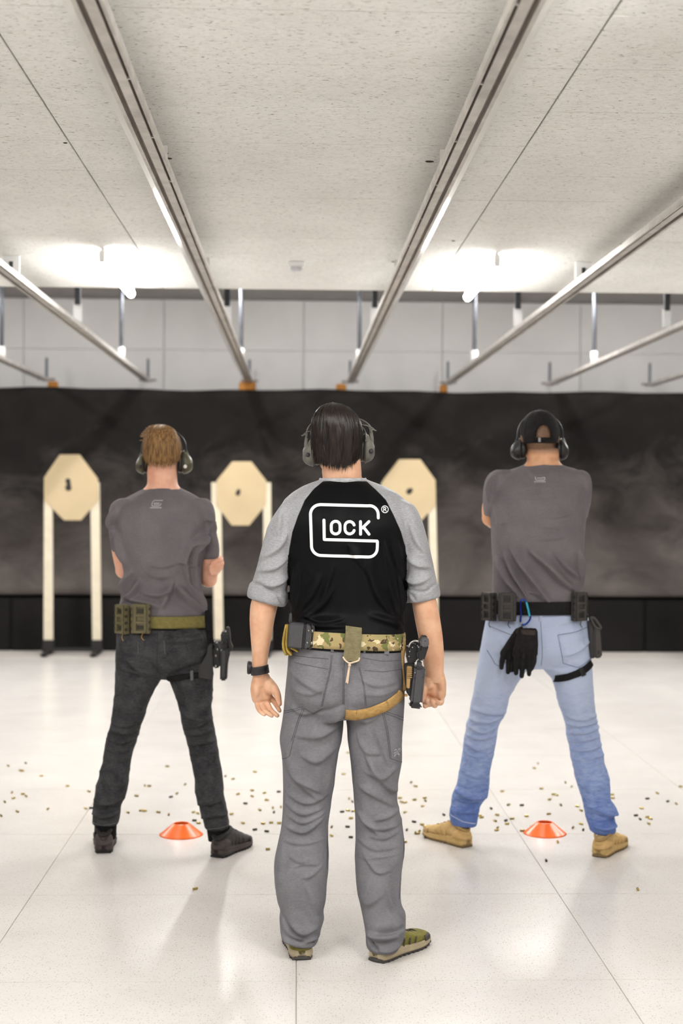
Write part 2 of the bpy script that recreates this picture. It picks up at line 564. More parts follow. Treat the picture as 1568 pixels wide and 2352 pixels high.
# ------------------------------------------------------------------ lamps
def lamp_glow(power):
    m = bpy.data.materials.new('lamp_glow'); m.use_nodes = True
    t = m.node_tree; t.nodes.clear()
    e = t.nodes.new('ShaderNodeEmission'); o = t.nodes.new('ShaderNodeOutputMaterial')
    e.inputs[0].default_value = (1.0, 0.988, 0.968, 1); e.inputs[1].default_value = power
    t.links.new(e.outputs[0], o.inputs[0])
    return m
M_GLOW = {p: lamp_glow(p) for p in (26.0, 56.0, 84.0)}
def lamp(x, y, z, watt, label, length=1.2, glow=84.0):
    root = empty('tube_lamp', (x, y, z))
    Geo().box((x, y, z - 0.012), (0.022, length + 0.04, 0.016), 0.003).build('housing', M_WHITEMETAL, root)
    Geo().tube([(x, y - length / 2, z - 0.048), (x, y + length / 2, z - 0.048)], 0.024, 12, dense=False).build('diffuser_tube', M_GLOW[glow], root, True)
    for e in (-1, 1):
        Geo().box((x, y + e * (length / 2 + 0.028), z - 0.04), (0.03, 0.014, 0.06), 0.004).build('end_cap', M_WHITEMETAL, root)
    ld = bpy.data.lights.new('lamp_light', 'AREA')
    ld.shape = 'RECTANGLE'; ld.size = 0.12; ld.size_y = length; ld.energy = watt
    ld.color = (1.0, 0.988, 0.972)
    lo = bpy.data.objects.new('lamp_light', ld); COL.objects.link(lo)
    lo.location = (x, y, z - 0.08); lo.parent = root; lo.matrix_parent_inverse = root.matrix_basis.inverted()
    tag(root, label, 'lamp', 'ceiling tube lamps')
lamp(-0.975, 7.72, CEIL_Z, LAMP_WATT, 'glowing tube lamp on the ceiling left of the upper left rail', glow=56.0)
lamp(0.99, 7.72, CEIL_Z, LAMP_WATT, 'glowing tube lamp on the ceiling right of the upper right rail', glow=56.0)
for x, w in ((-2.97, 'left'), (2.98, 'right')):
    lamp(x, 7.72, CEIL_Z, LAMP_WATT, 'outer %s tube lamp in the row of the two lamps in view' % w, glow=56.0)
for x, w in ((-2.97, 'leftmost'), (-0.975, 'second from left'), (0.99, 'third from left'), (2.98, 'rightmost')):
    lamp(x, 2.6, CEIL_Z, LAMP_WATT, '%s tube lamp in the row just ahead of the camera' % w)
    lamp(x, -1.0, CEIL_Z, LAMP_WATT * 0.5, '%s tube lamp in the row behind the camera' % w)
for x, w in ((-4.6, 'first'), (-1.7, 'second'), (1.2, 'third'), (4.1, 'last')):  # unseen bay rows, added to brighten the back wall and far floor
    lamp(x + 0.9, 11.5, BAY_Z, BACK_WATT, '%s tube lamp from the left in the bay\'s row by the backstop' % w)
    lamp(x, 9.7, BAY_Z, BACK_WATT * 0.2, '%s tube lamp from the left in the bay\'s row by the ceiling step' % w, glow=26.0)

# ceiling sensor box
p = pixz(680, 603, CEIL_Z)
sx = empty('ceiling_sensor', (p[0], p[1], CEIL_Z))
Geo().box((p[0], p[1], CEIL_Z - 0.012), (0.085, 0.085, 0.024), 0.004).build('housing', M_WHITEMETAL, sx)
Geo().box((p[0], p[1], CEIL_Z - 0.034), (0.06, 0.06, 0.022), 0.006).build('sensor_cover', simple('sensor_grey', rgb(196, 196, 200), .5), sx)
tag(sx, 'small white sensor box on the ceiling between the two middle rails', 'sensor')
# dark stains and screw holes on the ceiling boards beside the rails
M_HOLE = simple('hole_dark', rgb(40, 32, 26), .9)
for k, (px, py, r) in enumerate(((379, 352, .010), (386, 364, .012), (383, 388, .009), (1021, 345, .008), (986, 371, .013), (1012, 384, .009), (1041, 553, .008), (905, 601, .012), (1432, 560, .014), (1448, 558, .010), (1556, 474, .014), (150, 328, .006), (462, 592, .012), (350, 640, .010), (1258, 900, 0))):
    if r == 0: continue
    p = pixz(px, py, CEIL_Z)
    Geo().ball((p[0], p[1], CEIL_Z), (r * 1.3, r, .003), n=10, m=6).build('drill_hole', M_HOLE, ce, True)
# ------------------------------------------------------------------ figure tools
def rows_loft(g, rows, Yc, n=36, p=2.25, step=0.014):
    """Loft through horizontal sections. row = (y_px, x_left_px, x_right_px, half depth away, half depth towards camera, Y shift)."""
    A = []
    for r in rows:
        y, xl, xr, bf, bb = r[:5]
        dy = r[5] if len(r) > 5 else 0.0
        a = pix(xl, y, Yc + dy); b = pix(xr, y, Yc + dy)
        A.append(((a[0] + b[0]) / 2, (a[2] + b[2]) / 2, (b[0] - a[0]) / 2, bf, bb, Yc + dy, (b[2] - a[2]) / 2))
    A = np.array(A)
    L = np.abs(np.diff(A[:, 1])).sum()
    m = max(len(rows) * 2, int(L / step))
    A, _ = resample(A, np.zeros(len(A)), m)
    t = np.linspace(0, 2 * math.pi, n, endpoint=False)
    c = np.sign(np.cos(t)) * np.abs(np.cos(t)) ** (2 / p)
    s = np.sign(np.sin(t)) * np.abs(np.sin(t)) ** (2 / p)
    rings = []
    for cx, cz, a, bf, bb, yc, dz in A:
        yy = np.where(s > 0, s * bf, s * bb) + yc
        rings.append(np.stack([cx + a * c, yy, np.full(n, cz) + dz * c], 1))
    g.loft(rings)
    return g

def smooth_np(co, edges, it, lam=0.5):
    n = len(co)
    a, b = edges[:, 0], edges[:, 1]
    deg = np.bincount(a, minlength=n) + np.bincount(b, minlength=n)
    deg = np.maximum(deg, 1)
    for k in range(it):
        acc = np.stack([np.bincount(a, co[b, i], n) + np.bincount(b, co[a, i], n) for i in range(3)], 1) / deg[:, None]
        co = co + lam * (acc - co)
    return co

def remesh(g, name, voxel, it=6, lam=0.5):
    """One continuous skin around overlapping shapes."""
    me = g.mesh(name)
    o = bpy.data.objects.new(name, me); COL.objects.link(o)
    md = o.modifiers.new('r', 'REMESH'); md.mode = 'VOXEL'; md.voxel_size = voxel; md.adaptivity = 0
    dg = bpy.context.evaluated_depsgraph_get(); dg.update()
    out = bpy.data.meshes.new_from_object(o.evaluated_get(dg))
    bpy.data.objects.remove(o, do_unlink=True); bpy.data.meshes.remove(me)
    out.name = name
    nv = len(out.vertices)
    co = np.empty(nv * 3); out.vertices.foreach_get('co', co); co = co.reshape(-1, 3)
    ed = np.empty(len(out.edges) * 2, np.int32); out.edges.foreach_get('vertices', ed); ed = ed.reshape(-1, 2)
    co = smooth_np(co, ed, it, lam)
    out.vertices.foreach_set('co', co.ravel())
    out.polygons.foreach_set('use_smooth', np.ones(len(out.polygons), bool))
    out.update()
    return out

def get_cn(me):
    nv = len(me.vertices)
    co = np.empty(nv * 3); me.vertices.foreach_get('co', co)
    no = np.empty(nv * 3); me.vertices.foreach_get('normal', no)
    return co.reshape(-1, 3), no.reshape(-1, 3)

def set_co(me, co):
    me.vertices.foreach_set('co', co.ravel()); me.update()

FOLD = 2.7
def fold(co, no, folds, Y):
    """Raised (or sunk) creases on the side turned to the range entrance. fold = (points_px, width_px, height_m)."""
    w = np.clip(-no[:, 1] * 1.6 + 0.15, 0, 1)
    d = np.zeros(len(co))
    px_m = Y / FOC
    for pts, wd, amp in folds:
        Q = np.array([pix(x, y, Y)[[0, 2]] for x, y in pts])
        if len(Q) > 2:
            Q, _ = resample(Q, np.zeros(len(Q)), 5 * (len(Q) - 1))
        P = co[:, [0, 2]]
        lo = Q.min(0) - 4 * wd * px_m; hi = Q.max(0) + 4 * wd * px_m
        idx = np.where(((P > lo) & (P < hi)).all(1))[0]
        if not len(idx): continue
        best = np.full(len(idx), 9.0); tt = np.zeros(len(idx)); sd = np.zeros(len(idx))
        m = len(Q) - 1
        for i in range(m):
            a, b = Q[i], Q[i + 1]; ab = b - a
            L2 = ab.dot(ab) + 1e-12
            u = np.clip(((P[idx] - a) @ ab) / L2, 0, 1)
            rel = P[idx] - a - u[:, None] * ab
            dist = np.linalg.norm(rel, axis=1)
            nn = np.array([-ab[1], ab[0]]) / math.sqrt(L2)
            if nn[1] < 0: nn = -nn
            k = dist < best
            best[k] = dist[k]; tt[k] = (i + u[k]) / m; sd[k] = (rel @ nn)[k]
        wm = wd * px_m
        tap = np.sin(np.pi * np.clip(tt * 0.96 + 0.02, 0, 1)) ** 0.6
        ws = wm * (0.55 + 0.45 * tap) * np.where(sd > 0, 1.35, 0.55)      # cloth hangs: steep under each crease
        d[idx] += FOLD * (amp if amp > 0 else amp * .5) * tap * (np.exp(-(best / ws) ** 2) - 0.3 * np.exp(-(best / (2.4 * wm)) ** 2))
    return co + no * (d * w)[:, None]

def crumple(co, no, amp, scale, stretch=(1, 1, 1), seed=1, mask=None):
    q = co * scale * np.array(stretch)
    q = q + 0.6 * np.stack([vnoise(q * 0.7, seed + 9), vnoise(q * 0.7, seed + 10), vnoise(q * 0.7, seed + 11)], 1)
    r = 1 - np.abs(vnoise(q, seed)) * 2
    r = r + 0.4 * (1 - np.abs(vnoise(q * 2.1, seed + 3)) * 2)
    if mask is not None: r = r * mask
    return co + no * (1.8 * amp * r)[:, None]

def fattr(me, name, val):
    a = me.attributes.new(name, 'FLOAT', 'POINT')
    a.data.foreach_set('value', np.asarray(val, np.float32))

def to_px(co):
    d = co - EYE
    z = d @ FWD
    return np.stack([IMG_W / 2 + FOC * (d @ RGT) / z, IMG_H / 2 - FOC * (d @ UPV) / z], 1)

def bvh_of(*meshes):
    vs, fs = [], []
    for me in meshes:
        k = len(vs)
        vs += [v.co.copy() for v in me.vertices]
        fs += [tuple(i + k for i in p.vertices) for p in me.polygons]
    return BVHTree.FromPolygons(vs, fs)

def strip(g, bvh, pts, wd, Y, off=0.0012, cols=3, step=3.0, closed=False, caps=True, reach=0.6, thick=0.0):
    """Ribbon laid onto a surface along a path given in photograph pixels at depth Y; wd is its width in pixels."""
    P = np.array([pix(x, y, Y) for x, y in pts])[:, [0, 2]]
    if closed: P = np.vstack([P, P[:1]])
    px_m = Y / FOC
    seg = np.linalg.norm(np.diff(P, axis=0), axis=1); s = np.concatenate([[0], np.cumsum(seg)])
    m = max(2, int(s[-1] / (step * px_m)) + 1)
    u = np.unique(np.concatenate([np.linspace(0, s[-1], m), s]))
    Q = np.stack([np.interp(u, s, P[:, 0]), np.interp(u, s, P[:, 1])], 1)
    T = np.gradient(Q, axis=0); T /= np.linalg.norm(T, axis=1)[:, None] + 1e-12
    if closed: T[0] = T[-1] = (T[0] + T[-1]) / np.linalg.norm(T[0] + T[-1])
    Nn = np.stack([-T[:, 1], T[:, 0]], 1)
    h = wd * px_m / 2
    rows = []
    if caps and not closed:
        Q = np.vstack([Q[0] - T[0] * h * 0.92, Q[0] - T[0] * h * 0.6, Q, Q[-1] + T[-1] * h * 0.6, Q[-1] + T[-1] * h * 0.92])
        Nn = np.vstack([Nn[0], Nn[0], Nn, Nn[-1], Nn[-1]])
        hw = np.concatenate([[0.38 * h, 0.8 * h], np.full(len(u), h), [0.8 * h, 0.38 * h]])
    else:
        hw = np.full(len(Q), h)
    prev = None
    for q, nn, hh in zip(Q, Nn, hw):
        row = []
        for k in np.linspace(-1, 1, cols):
            c = q + nn * hh * k
            hit = bvh.ray_cast(Vector((c[0], Y - reach, c[1])), Vector((0, 1, 0)), reach + 0.6)
            if hit[0] is None: row = None; break
            nv = hit[1] if hit[1].y < 0 else -hit[1]
            row.append(hit[0] + nv * off)
        rows.append(row)
    vs, fs = [], []
    last = None
    for r in rows:
        if r is None: last = None; continue
        k = len(vs); vs += [tuple(x) for x in r]
        if last is not None:
            for j in range(cols - 1):
                fs.append((last + j, last + j + 1, k + j + 1, k + j))
        last = k
    if fs: g.add(vs, fs)
    return g

def arc(cx, cy, r, a0, a1, n=8):
    return [(cx + r * math.cos(math.radians(a)), cy - r * math.sin(math.radians(a))) for a in np.linspace(a0, a1, n)]

def raw_build(g, name, m, parent, kind=None):
    """Build without re-orienting normals (open ribbons)."""
    me = bpy.data.meshes.new(name); me.from_pydata(g.v, [], g.f); me.update()
    me.polygons.foreach_set('use_smooth', np.ones(len(me.polygons), bool))
    o = new_obj(name, me, m, parent)
    if kind: o['kind'] = kind
    return o

def band(y_rows, Yc, thick, n=64, p=2.25):
    """Hollow belt: the rows are those of rows_loft, wall thickness outside of them."""
    g = Geo()
    t = np.linspace(0, 2 * math.pi, n, endpoint=False)
    c = np.sign(np.cos(t)) * np.abs(np.cos(t)) ** (2 / p); s = np.sign(np.sin(t)) * np.abs(np.sin(t)) ** (2 / p)
    outer, inner = [], []
    for r in y_rows:
        y, xl, xr, bf, bb = r[:5]; dy = r[5] if len(r) > 5 else 0.0
        tilt = r[6] if len(r) > 6 else 0.0
        a = pix(xl, y - tilt, Yc); b = pix(xr, y + tilt, Yc)
        cx, cz, hw, dz = (a[0] + b[0]) / 2, (a[2] + b[2]) / 2, (b[0] - a[0]) / 2, (b[2] - a[2]) / 2
        for lst, e in ((outer, thick), (inner, 0.0)):
            lst.append(np.stack([cx + (hw + e) * c, np.where(s > 0, s * (bf + e), s * (bb + e)) + Yc + dy, cz + dz * c], 1))
    rings = outer + inner[::-1] + [outer[0]]
    g.loft(rings, cap=False)
    return g

# ------------------------------------------------------------------ cloth and skin materials
def cloth(name, c1, c2, rough=0.9, weave=700.0, wstr=0.12, mott=40.0, fine=260.0, fvar=0.06, wr=None, sheen=0.0, spec=0.15):
    N = Nodes(name)
    v = N.coord()
    f = N.math('ADD', N.math('MULTIPLY', N.noise(v, mott, 4), 0.55), N.math('MULTIPLY', N.noise(N.coord((0.35, 0.35, 1.0)), fine, 2), 0.45))
    col = N.ramp(f, [(0.34, c1), (0.66, c2)])
    m = N.base(col, rough, 0, spec, sheen)
    nrm = N.bump(N.noise(v, weave, 2), wstr, 0.0006)
    if wr:
        sc, st, dist, stretch = wr
        N.bump(N.noise(N.coord(stretch), sc, 4, 0.6, 1.2), st, dist, nrm)
    return m

def skin_mat(name, c1, c2):
    N = Nodes(name)
    v = N.coord()
    f = N.noise(v, 22, 5, 0.6)
    m = N.base(N.ramp(f, [(0.3, c1), (0.7, c2)]), 0.5, 0, 0.35)
    N.b.inputs['Subsurface Weight'].default_value = 0.12
    N.b.inputs['Subsurface Radius'].default_value = (0.012, 0.005, 0.003)
    N.b.inputs['Subsurface Scale'].default_value = 0.6
    N.bump(N.noise(v, 420, 3), 0.12, 0.001)
    return m

M_SKIN = skin_mat('skin_light', rgb(202, 152, 120), rgb(220, 178, 148))
M_SKIN2 = skin_mat('skin_fair', rgb(222, 160, 132), rgb(238, 190, 164))
M_EYE = simple('eye_white', rgb(230, 228, 224), 0.2)
M_IRIS = simple('iris', rgb(60, 42, 30), 0.2)
M_BLACKPLASTIC = simple('black_plastic', rgb(34, 33, 34), 0.45, 0, 0.5, 0.15, 60, 0.15, 500)
M_GUNBLACK = simple('gun_black', rgb(26, 26, 28), 0.42, 0.1, 0.5, 0.15, 60, 0.2, 600)
M_HOLSTER = simple('holster_grey', rgb(58, 57, 60), 0.5, 0, 0.5, 0.1, 60, 0.2, 500)
M_OLIVEPLASTIC = simple('olive_plastic', rgb(98, 90, 62), 0.6, 0, 0.4, 0.12, 70, 0.2, 500)
M_TAN = cloth('tan_webbing', rgb(150, 118, 70), rgb(180, 146, 94), 0.85, 500, .2, 60)
M_SCREW = simple('screw_steel', rgb(170, 168, 165), 0.3, 0.9)
M_BLACKWEB = cloth('black_webbing', rgb(20, 19, 20), rgb(34, 32, 33), 0.85, 500, .2, 60)

def head_shapes(g, C, s=1.0, tilt=0.0):
    """Skull, face and ears around centre C; face looks along +Y (away from the camera)."""
    R = Matrix.Rotation(tilt, 3, 'X')
    def P(x, y, z):
        q = R @ Vector((x * s, y * s, z * s)); return np.array(C) + np.array(q)
    g.ball(P(0, 0, 0.010), (0.0735 * s, 0.094 * s, 0.097 * s), R)
    g.ball(P(0, 0.03, -0.05), (0.062 * s, 0.07 * s, 0.072 * s), R)
    g.ball(P(0, 0.062, -0.088), (0.036 * s, 0.03 * s, 0.028 * s), R)
    g.ball(P(0, 0.098, -0.028), (0.012 * s, 0.020 * s, 0.022 * s), R)      # nose
    g.ball(P(0, 0.09, -0.064), (0.024 * s, 0.012 * s, 0.009 * s), R)       # lips
    g.ball(P(0, 0.074, 0.022), (0.052 * s, 0.02 * s, 0.012 * s), R)        # brow
    for e in (-1, 1):
        g.ball(P(e * 0.044, 0.06, -0.03), (0.02 * s, 0.022 * s, 0.02 * s), R)
        g.ball(P(e * 0.077, 0.0, -0.012), (0.010 * s, 0.021 * s, 0.031 * s), R)
    return P

def eyes(P, s, parent):
    for e in (-1, 1):
        c = P(e * 0.031, 0.080, 0.0)
        o = Geo().ball(c, 0.0125 * s, n=12, m=8).build('eye', M_EYE, parent, True)
        Geo().ball(c + np.array([0, 0.0085, 0]), 0.0062 * s, n=10, m=6).build('iris', M_IRIS, o, True)

def hair_mesh(C, ax, ay, top, low_back, low_side, low_front, count, length, thick, seed, crown=(0.0, -0.03), lift=0.004, wave=0.0, ragged=0.012, neck=0.3, part=0.0):
    """Locks combed from the crown over a dome; a cap below closes the gaps. Heights are metres from C."""
    rnd = np.random.RandomState(seed)
    def low(th):
        b = -np.sin(th)            # 1 towards the camera
        return np.where(b > 0, low_side + (low_back - low_side) * np.abs(b) ** 0.75, low_side + (low_front - low_side) * (-b) ** 0.8)
    def surf(th, z, off):
        zz = np.clip(z / top, -3, 0.9999)
        r = np.where(zz > 0, np.clip(1 - np.abs(zz) ** 2.5, 0, 1) ** 0.47, 1 - neck * np.abs(zz) ** 1.6)
        k = np.clip(zz, 0, 1) ** 1.5
        x = (ax + off) * r * np.cos(th) + crown[0] * k
        y = (ay + off) * r * np.sin(th) + crown[1] * k
        return np.stack([C[0] + x, C[1] + y, C[2] + z + off * np.clip(zz, 0, 1)], 1)
    g = Geo()
    # under-cap
    rings = []
    n = 48
    th = np.linspace(0, 2 * math.pi, n, endpoint=False)
    for u in np.linspace(0.02, 1, 26):
        z = top * math.cos(min(u * 1.25, 1) * math.pi / 2) if u < 0.8 else 0.0
        lz = low(th) + 0.012
        zz = top * (1 - u ** 2 * 1.0)
        z = zz * 1.0 - (u ** 2.2) * (-lz)
        rings.append(surf(th, np.minimum(z, top * 0.9995), -0.002 - 0.004 * u))
    g.loft(rings, cap=True)
    vs, fs = [], []
    K = 9
    for i in range(count):
        t0 = rnd.uniform(0, 2 * math.pi)
        if rnd.rand() < 0.5: t0 = -math.pi / 2 + rnd.normal(0, 0.75)
        lz = float(low(np.array([t0]))[0]) + rnd.normal(0, ragged) 
        zs = top * (1 - rnd.rand() ** 1.5 * 1.0)
        zs = top * 0.999 if rnd.rand() < 0.25 else zs
        L = length * rnd.uniform(0.7, 1.25)
        u = np.linspace(0, 1, K)
        # descend along the dome
        zend = max(lz, zs - L * 1.2)
        z = zs + (zend - zs) * (1 - (1 - u) ** 1.0) if zs < top * 0.7 else zs + (zend - zs) * u ** 1.7
        drift = rnd.normal(0, 0.10) + part
        th_ = t0 + drift * u ** 1.4 + wave * np.sin(3 * u + rnd.uniform(0, 6)) * 0.06
        cl = vnoise(np.stack([np.cos(t0 + 0 * u) * 8.5, np.sin(t0 + 0 * u) * 8.5, z * 18 + seed], 1), seed)
        off = lift * (0.45 + 0.55 * cl) + 0.0025 * rnd.rand() + 0.002 * np.sin(u * math.pi)
        P = surf(th_, z, off - 0.004 * u ** 4 * (rnd.rand() < 0.7))
        T = np.gradient(P, axis=0); T /= np.linalg.norm(T, axis=1)[:, None] + 1e-9
        out = P - np.array(C); out /= np.linalg.norm(out, axis=1)[:, None] + 1e-9
        S = np.cross(T, out); S /= np.linalg.norm(S, axis=1)[:, None] + 1e-9
        w = thick * rnd.uniform(0.6, 1.4) * np.minimum(1, 0.5 + 2.5 * u) * np.sqrt(np.clip(1 - u, 0.0, 1) * 1.02 + 0.004)
        k0 = len(vs)
        for j in range(K):
            vs += [tuple(P[j] + S[j] * w[j]), tuple(P[j] + out[j] * w[j] * 0.55), tuple(P[j] - S[j] * w[j])]
        for j in range(K - 1):
            a = k0 + 3 * j
            fs += [(a, a + 1, a + 4, a + 3), (a + 1, a + 2, a + 5, a + 4)]
    g.add(vs, fs)
    return g

def hair_mat(name, c0, c1, rough=0.35):
    N = Nodes(name)
    f = N.noise(N.coord((1, 1, 0.12)), 170, 3)
    m = N.base(N.ramp(f, [(0.35, c0), (0.7, c1)]), rough, 0, 0.32)
    N.bump(N.noise(N.coord((1, 1, 0.06)), 420, 2), 0.5, 0.001)
    return m

# ------------------------------------------------------------------ shoes
def shoe(parent, heel_px, toe_dir, m_up, m_sole, m_trim, length=0.285, high=0.10, m_out=None, m_side=None, collar=0.0):
    """Shoe with its heel's back at the pixel, toe along toe_dir (degrees from +Y, positive to the right)."""
    h = pixz(heel_px[0], heel_px[1], 0.0)
    a = math.radians(toe_dir)
    fy = np.array([math.sin(a), math.cos(a), 0]); fx = np.array([math.cos(a), -math.sin(a), 0])
    m_out = m_out or m_trim; m_side = m_side or m_trim
    def W(u, x, z): return h + fy * u + fx * x + np.array([0, 0, z])
    k = length / 0.285
    out = lambda u: float(np.interp(u, [0, .006, .014, .03, .06, .10, .14, .18, .215, .245, .265, .278, .285], [.012, .024, .030, .0345, .035, .034, .039, .045, .0465, .041, .032, .020, .005]))
    U = np.array([0, .004, .010, .02, .035, .05, .08, .11, .14, .17, .2, .225, .25, .265, .276, .285])
    top_f = lambda u: float(np.interp(u, [0, .008, .03, .07, .11, .15, .19, .23, .262, .285], [high * .55, high * .68, high * .86, high * .98, high * .97, high * .82, high * .64, .056, .047, .030]))
    zb_f = lambda u: 0.012 * max(0, (u - 0.20) / 0.085) ** 2 + (0.005 if u < 0.006 else 0) 
    root = empty('shoe', tuple(h)); root.parent = parent; root.matrix_parent_inverse = parent.matrix_basis.inverted()
    # outsole with an arch gap, then the layered midsole
    g = Geo(); rings = []
    for u in U:
        w = out(u) + 0.002; zb = zb_f(u) + (0.007 * math.sin(math.pi * (u - .085) / .06) if .085 < u < .145 else 0)
        rings.append([W(u * k, w * x, zb + (zb_f(u) + .012 - zb) * z) for x, z in ((-.94, 0), (-1, .4), (-.98, 1), (.98, 1), (1, .4), (.94, 0))])
    g.loft(rings); g.build('outsole', m_out, root, False, 40)
    gl = Geo()
    for u in np.arange(0.012, 0.27, 0.021):
        for e in (-1, 1):
            gl.box(W(u * k, e * (out(u) - .003), zb_f(u) + 0.0045), (0.011, 0.011, 0.009), 0.0012, Matrix.Rotation(-a, 3, 'Z'))
    gl.build('outsole_tread', m_out, root)['kind'] = 'stuff'
    g = Geo(); rings = []
    for u in U:
        w = out(u) + 0.003; zb = zb_f(u) + .009
        zt = float(np.interp(u, [0, .03, .1, .15, .22, .285], [.044, .043, .037, .031, .028, .034])); dz = zt - zb
        rings.append([W(u * k, w * x, zb + dz * z) for x, z in ((-.97, 0), (-1.04, .18), (-1.05, .40), (-.99, .50), (-1.0, .60), (-.99, .86), (-.92, 1), (.92, 1), (.99, .86), (1.0, .60), (.99, .50), (1.05, .40), (1.04, .18), (.97, 0))])
    g.loft(rings); g.build('midsole', m_sole, root, True, None)
    # upper
    g = Geo(); rings = []
    t = np.linspace(0, 2 * math.pi, 24, endpoint=False)
    for u in U:
        w = out(u) - 0.0005; top = top_f(u)
        zc = (0.02 + top) / 2; hz = (top - 0.02) / 2
        rings.append([W(u * k, w * np.sign(math.cos(q)) * abs(math.cos(q)) ** .75 * (1 - (.30 if high > .11 else .24) * max(0, math.sin(q))), zc + hz * np.sign(math.sin(q)) * abs(math.sin(q)) ** .8) for q in t])
    g.loft(rings); up = g.build('upper', m_up, root, True)
    # padded collar around the ankle
    if collar:
        g = Geo()
        for (zz, rr) in ((0, 1),):
            pts = [W((.055 + .048 * math.sin(q)) * k, .031 * math.cos(q), top_f(.055 + .048 * math.sin(q)) + .004 - .006 * math.cos(q) ** 2) for q in np.linspace(0, 2 * math.pi, 14, endpoint=False)]
            g.tube(pts, collar, 8, closed=True)
        g.build('ankle_collar', m_trim, root, True)
    def patch(name, u0, u1, zlo, zhi, m, n=9, off=.0015, th=.003):
        """Overlay band hugging both sides (through the heel or the toe end)."""
        uu = np.linspace(u0, u1, n); heel = u0 <= 0
        loop = [(u, -1) for u in (uu[::-1] if heel else uu)] + [(u, 1) for u in (uu if heel else uu[::-1])]
        vs, fs = [], []
        for (u, e) in loop:
            uc = min(max(u, 0), .285); w = out(uc) + off
            hi = min(zhi(uc), top_f(uc) - .006)
            for j in range(4):
                q = j / 3; z = zlo + (hi - zlo) * q
                rel = max(0.0, (z - (0.02 + top_f(uc)) / 2) / ((top_f(uc) - .02) / 2 + 1e-6))
                ww = w * max(.3, (1 - min(rel, .98) ** 2) ** .38) * (1 - .20 * rel)
                vs.append(W(u * k - (0 if 0 <= u else .001), e * (ww if uc not in (0,) else ww), z))
        for i in range(len(loop) - 1):
            for j in range(3):
                q = 4 * i + j; fs.append((q, q + 4, q + 5, q + 1))
        o = raw_build(Geo().add(vs, fs), name, m, root)
        md = o.modifiers.new('t', 'SOLIDIFY'); md.thickness = th; md.offset = 0
    patch('heel_counter', -.001, .062, .034, lambda u: .034 + (high * .48) * (1 - (u / .075) ** 2 * .8), m_side)
    patch('toe_rand', .218, .286, .026, lambda u: .044, m_trim)
    # side overlays from the eyelets down to the sole
    for i, u in enumerate((.10, .128, .156, .184)):
        for e in (-1, 1):
            tz = top_f(u)
            pts = [W((u + .004) * k, e * out(u) * .42, tz - .004), W((u - .006) * k, e * out(u) * .80, tz - .020), W((u - .016) * k, e * (out(u) + .0005), .052), W((u - .020) * k, e * (out(u) + .001), .036)]
            Geo().tube(pts, [.0035, .0035, .0035, .003], 6, .5).build('side_overlay', m_side, root, True)
    # laces across the tongue
    for i, u in enumerate(np.linspace(0.11, 0.205, 5)):
        Geo().tube([W((u - .006) * k, -out(u) * .42, top_f(u) - .004), W(u * k, 0, top_f(u) + .003), W((u + .006) * k, out(u) * .42, top_f(u) - .004)], 0.0022, 6).build('lace', m_trim, root, True)
    return root
# ================================================================== the man in the middle
YC = 4.70
def c2(*pts): return [(540 + x / 3.0154, 1350 + y / 3.0154) for x, y in pts]
def c3(*pts): return [(580 + x / 3.5636, 1800 + y / 3.5636) for x, y in pts]
def c1(*pts): return [(560 + x / 3.136, 900 + y / 3.136) for x, y in pts]

man = empty('person', (0.12, YC, 0))
tag(man, 'dark-haired man standing with his back turned, black and grey raglan shirt, grey trousers', 'person')
man_root = man

T_ROWS = [(1098, 740, 836, .058, .060, .045), (1104, 728, 848, .066, .066, .042), (1112, 708, 868, .078, .075, .036), (1122, 688, 890, .088, .085, .03), (1134, 668, 912, .098, .096, .022),
          (1150, 652, 930, .108, .106, .012), (1172, 642, 944, .118, .116, .004), (1205, 643, 944, .125, .124, 0), (1245, 652, 938, .128, .128, 0), (1290, 660, 933, .125, .126, 0),
          (1340, 665, 930, .118, .116, .004), (1390, 667, 928, .113, .108, .008), (1430, 668, 927, .113, .112, .004), (1452, 669, 927, .113, .118, .0), (1462, 673, 924, .108, .112, .0)]
P_ROWS = [(1450, 672, 925, .106, .104), (1470, 668, 928, .11, .11), (1495, 663, 928, .113, .116, -.002), (1530, 660, 928, .115, .126, -.006), (1575, 656, 929, .115, .136, -.008),
          (1615, 653, 929, .112, .128, -.004), (1645, 652, 927, .10, .10, 0)]
L_ROWS = [(1600, 654, 786, 0.09, 0.105, -0.004), (1640, 650, 789, 0.092, 0.1, 0.0), (1670, 646, 788, 0.092, 0.095, 0.0), (1700, 643, 782, 0.09, 0.092, 0.0), (1740, 648, 774, 0.085, 0.088, -0.0024), (1800, 652, 766, 0.08, 0.08, -0.004), (1835, 652, 760, 0.077, 0.074, -0.0041), (1870, 650, 755, 0.075, 0.072, -0.0042), (1900, 647, 752, 0.072, 0.072, -0.008), (1930, 641, 752, 0.07, 0.076, -0.0188), (1965, 634, 753, 0.07, 0.08, -0.0307), (2000, 630, 753, 0.068, 0.08, -0.0427), (2035, 632, 750, 0.066, 0.074, -0.0506), (2065, 638, 746, 0.064, 0.068, -0.0555), (2090, 645, 741, 0.062, 0.066, -0.0595), (2108, 642, 744, 0.066, 0.0736, -0.0617), (2128, 643, 738, 0.066, 0.0796, -0.0664), (2146, 652, 732, 0.06, 0.0745, -0.0689), (2160, 660, 729, 0.056, 0.0719, -0.0733), (2164, 663, 726, 0.05, 0.0661, -0.0742)]
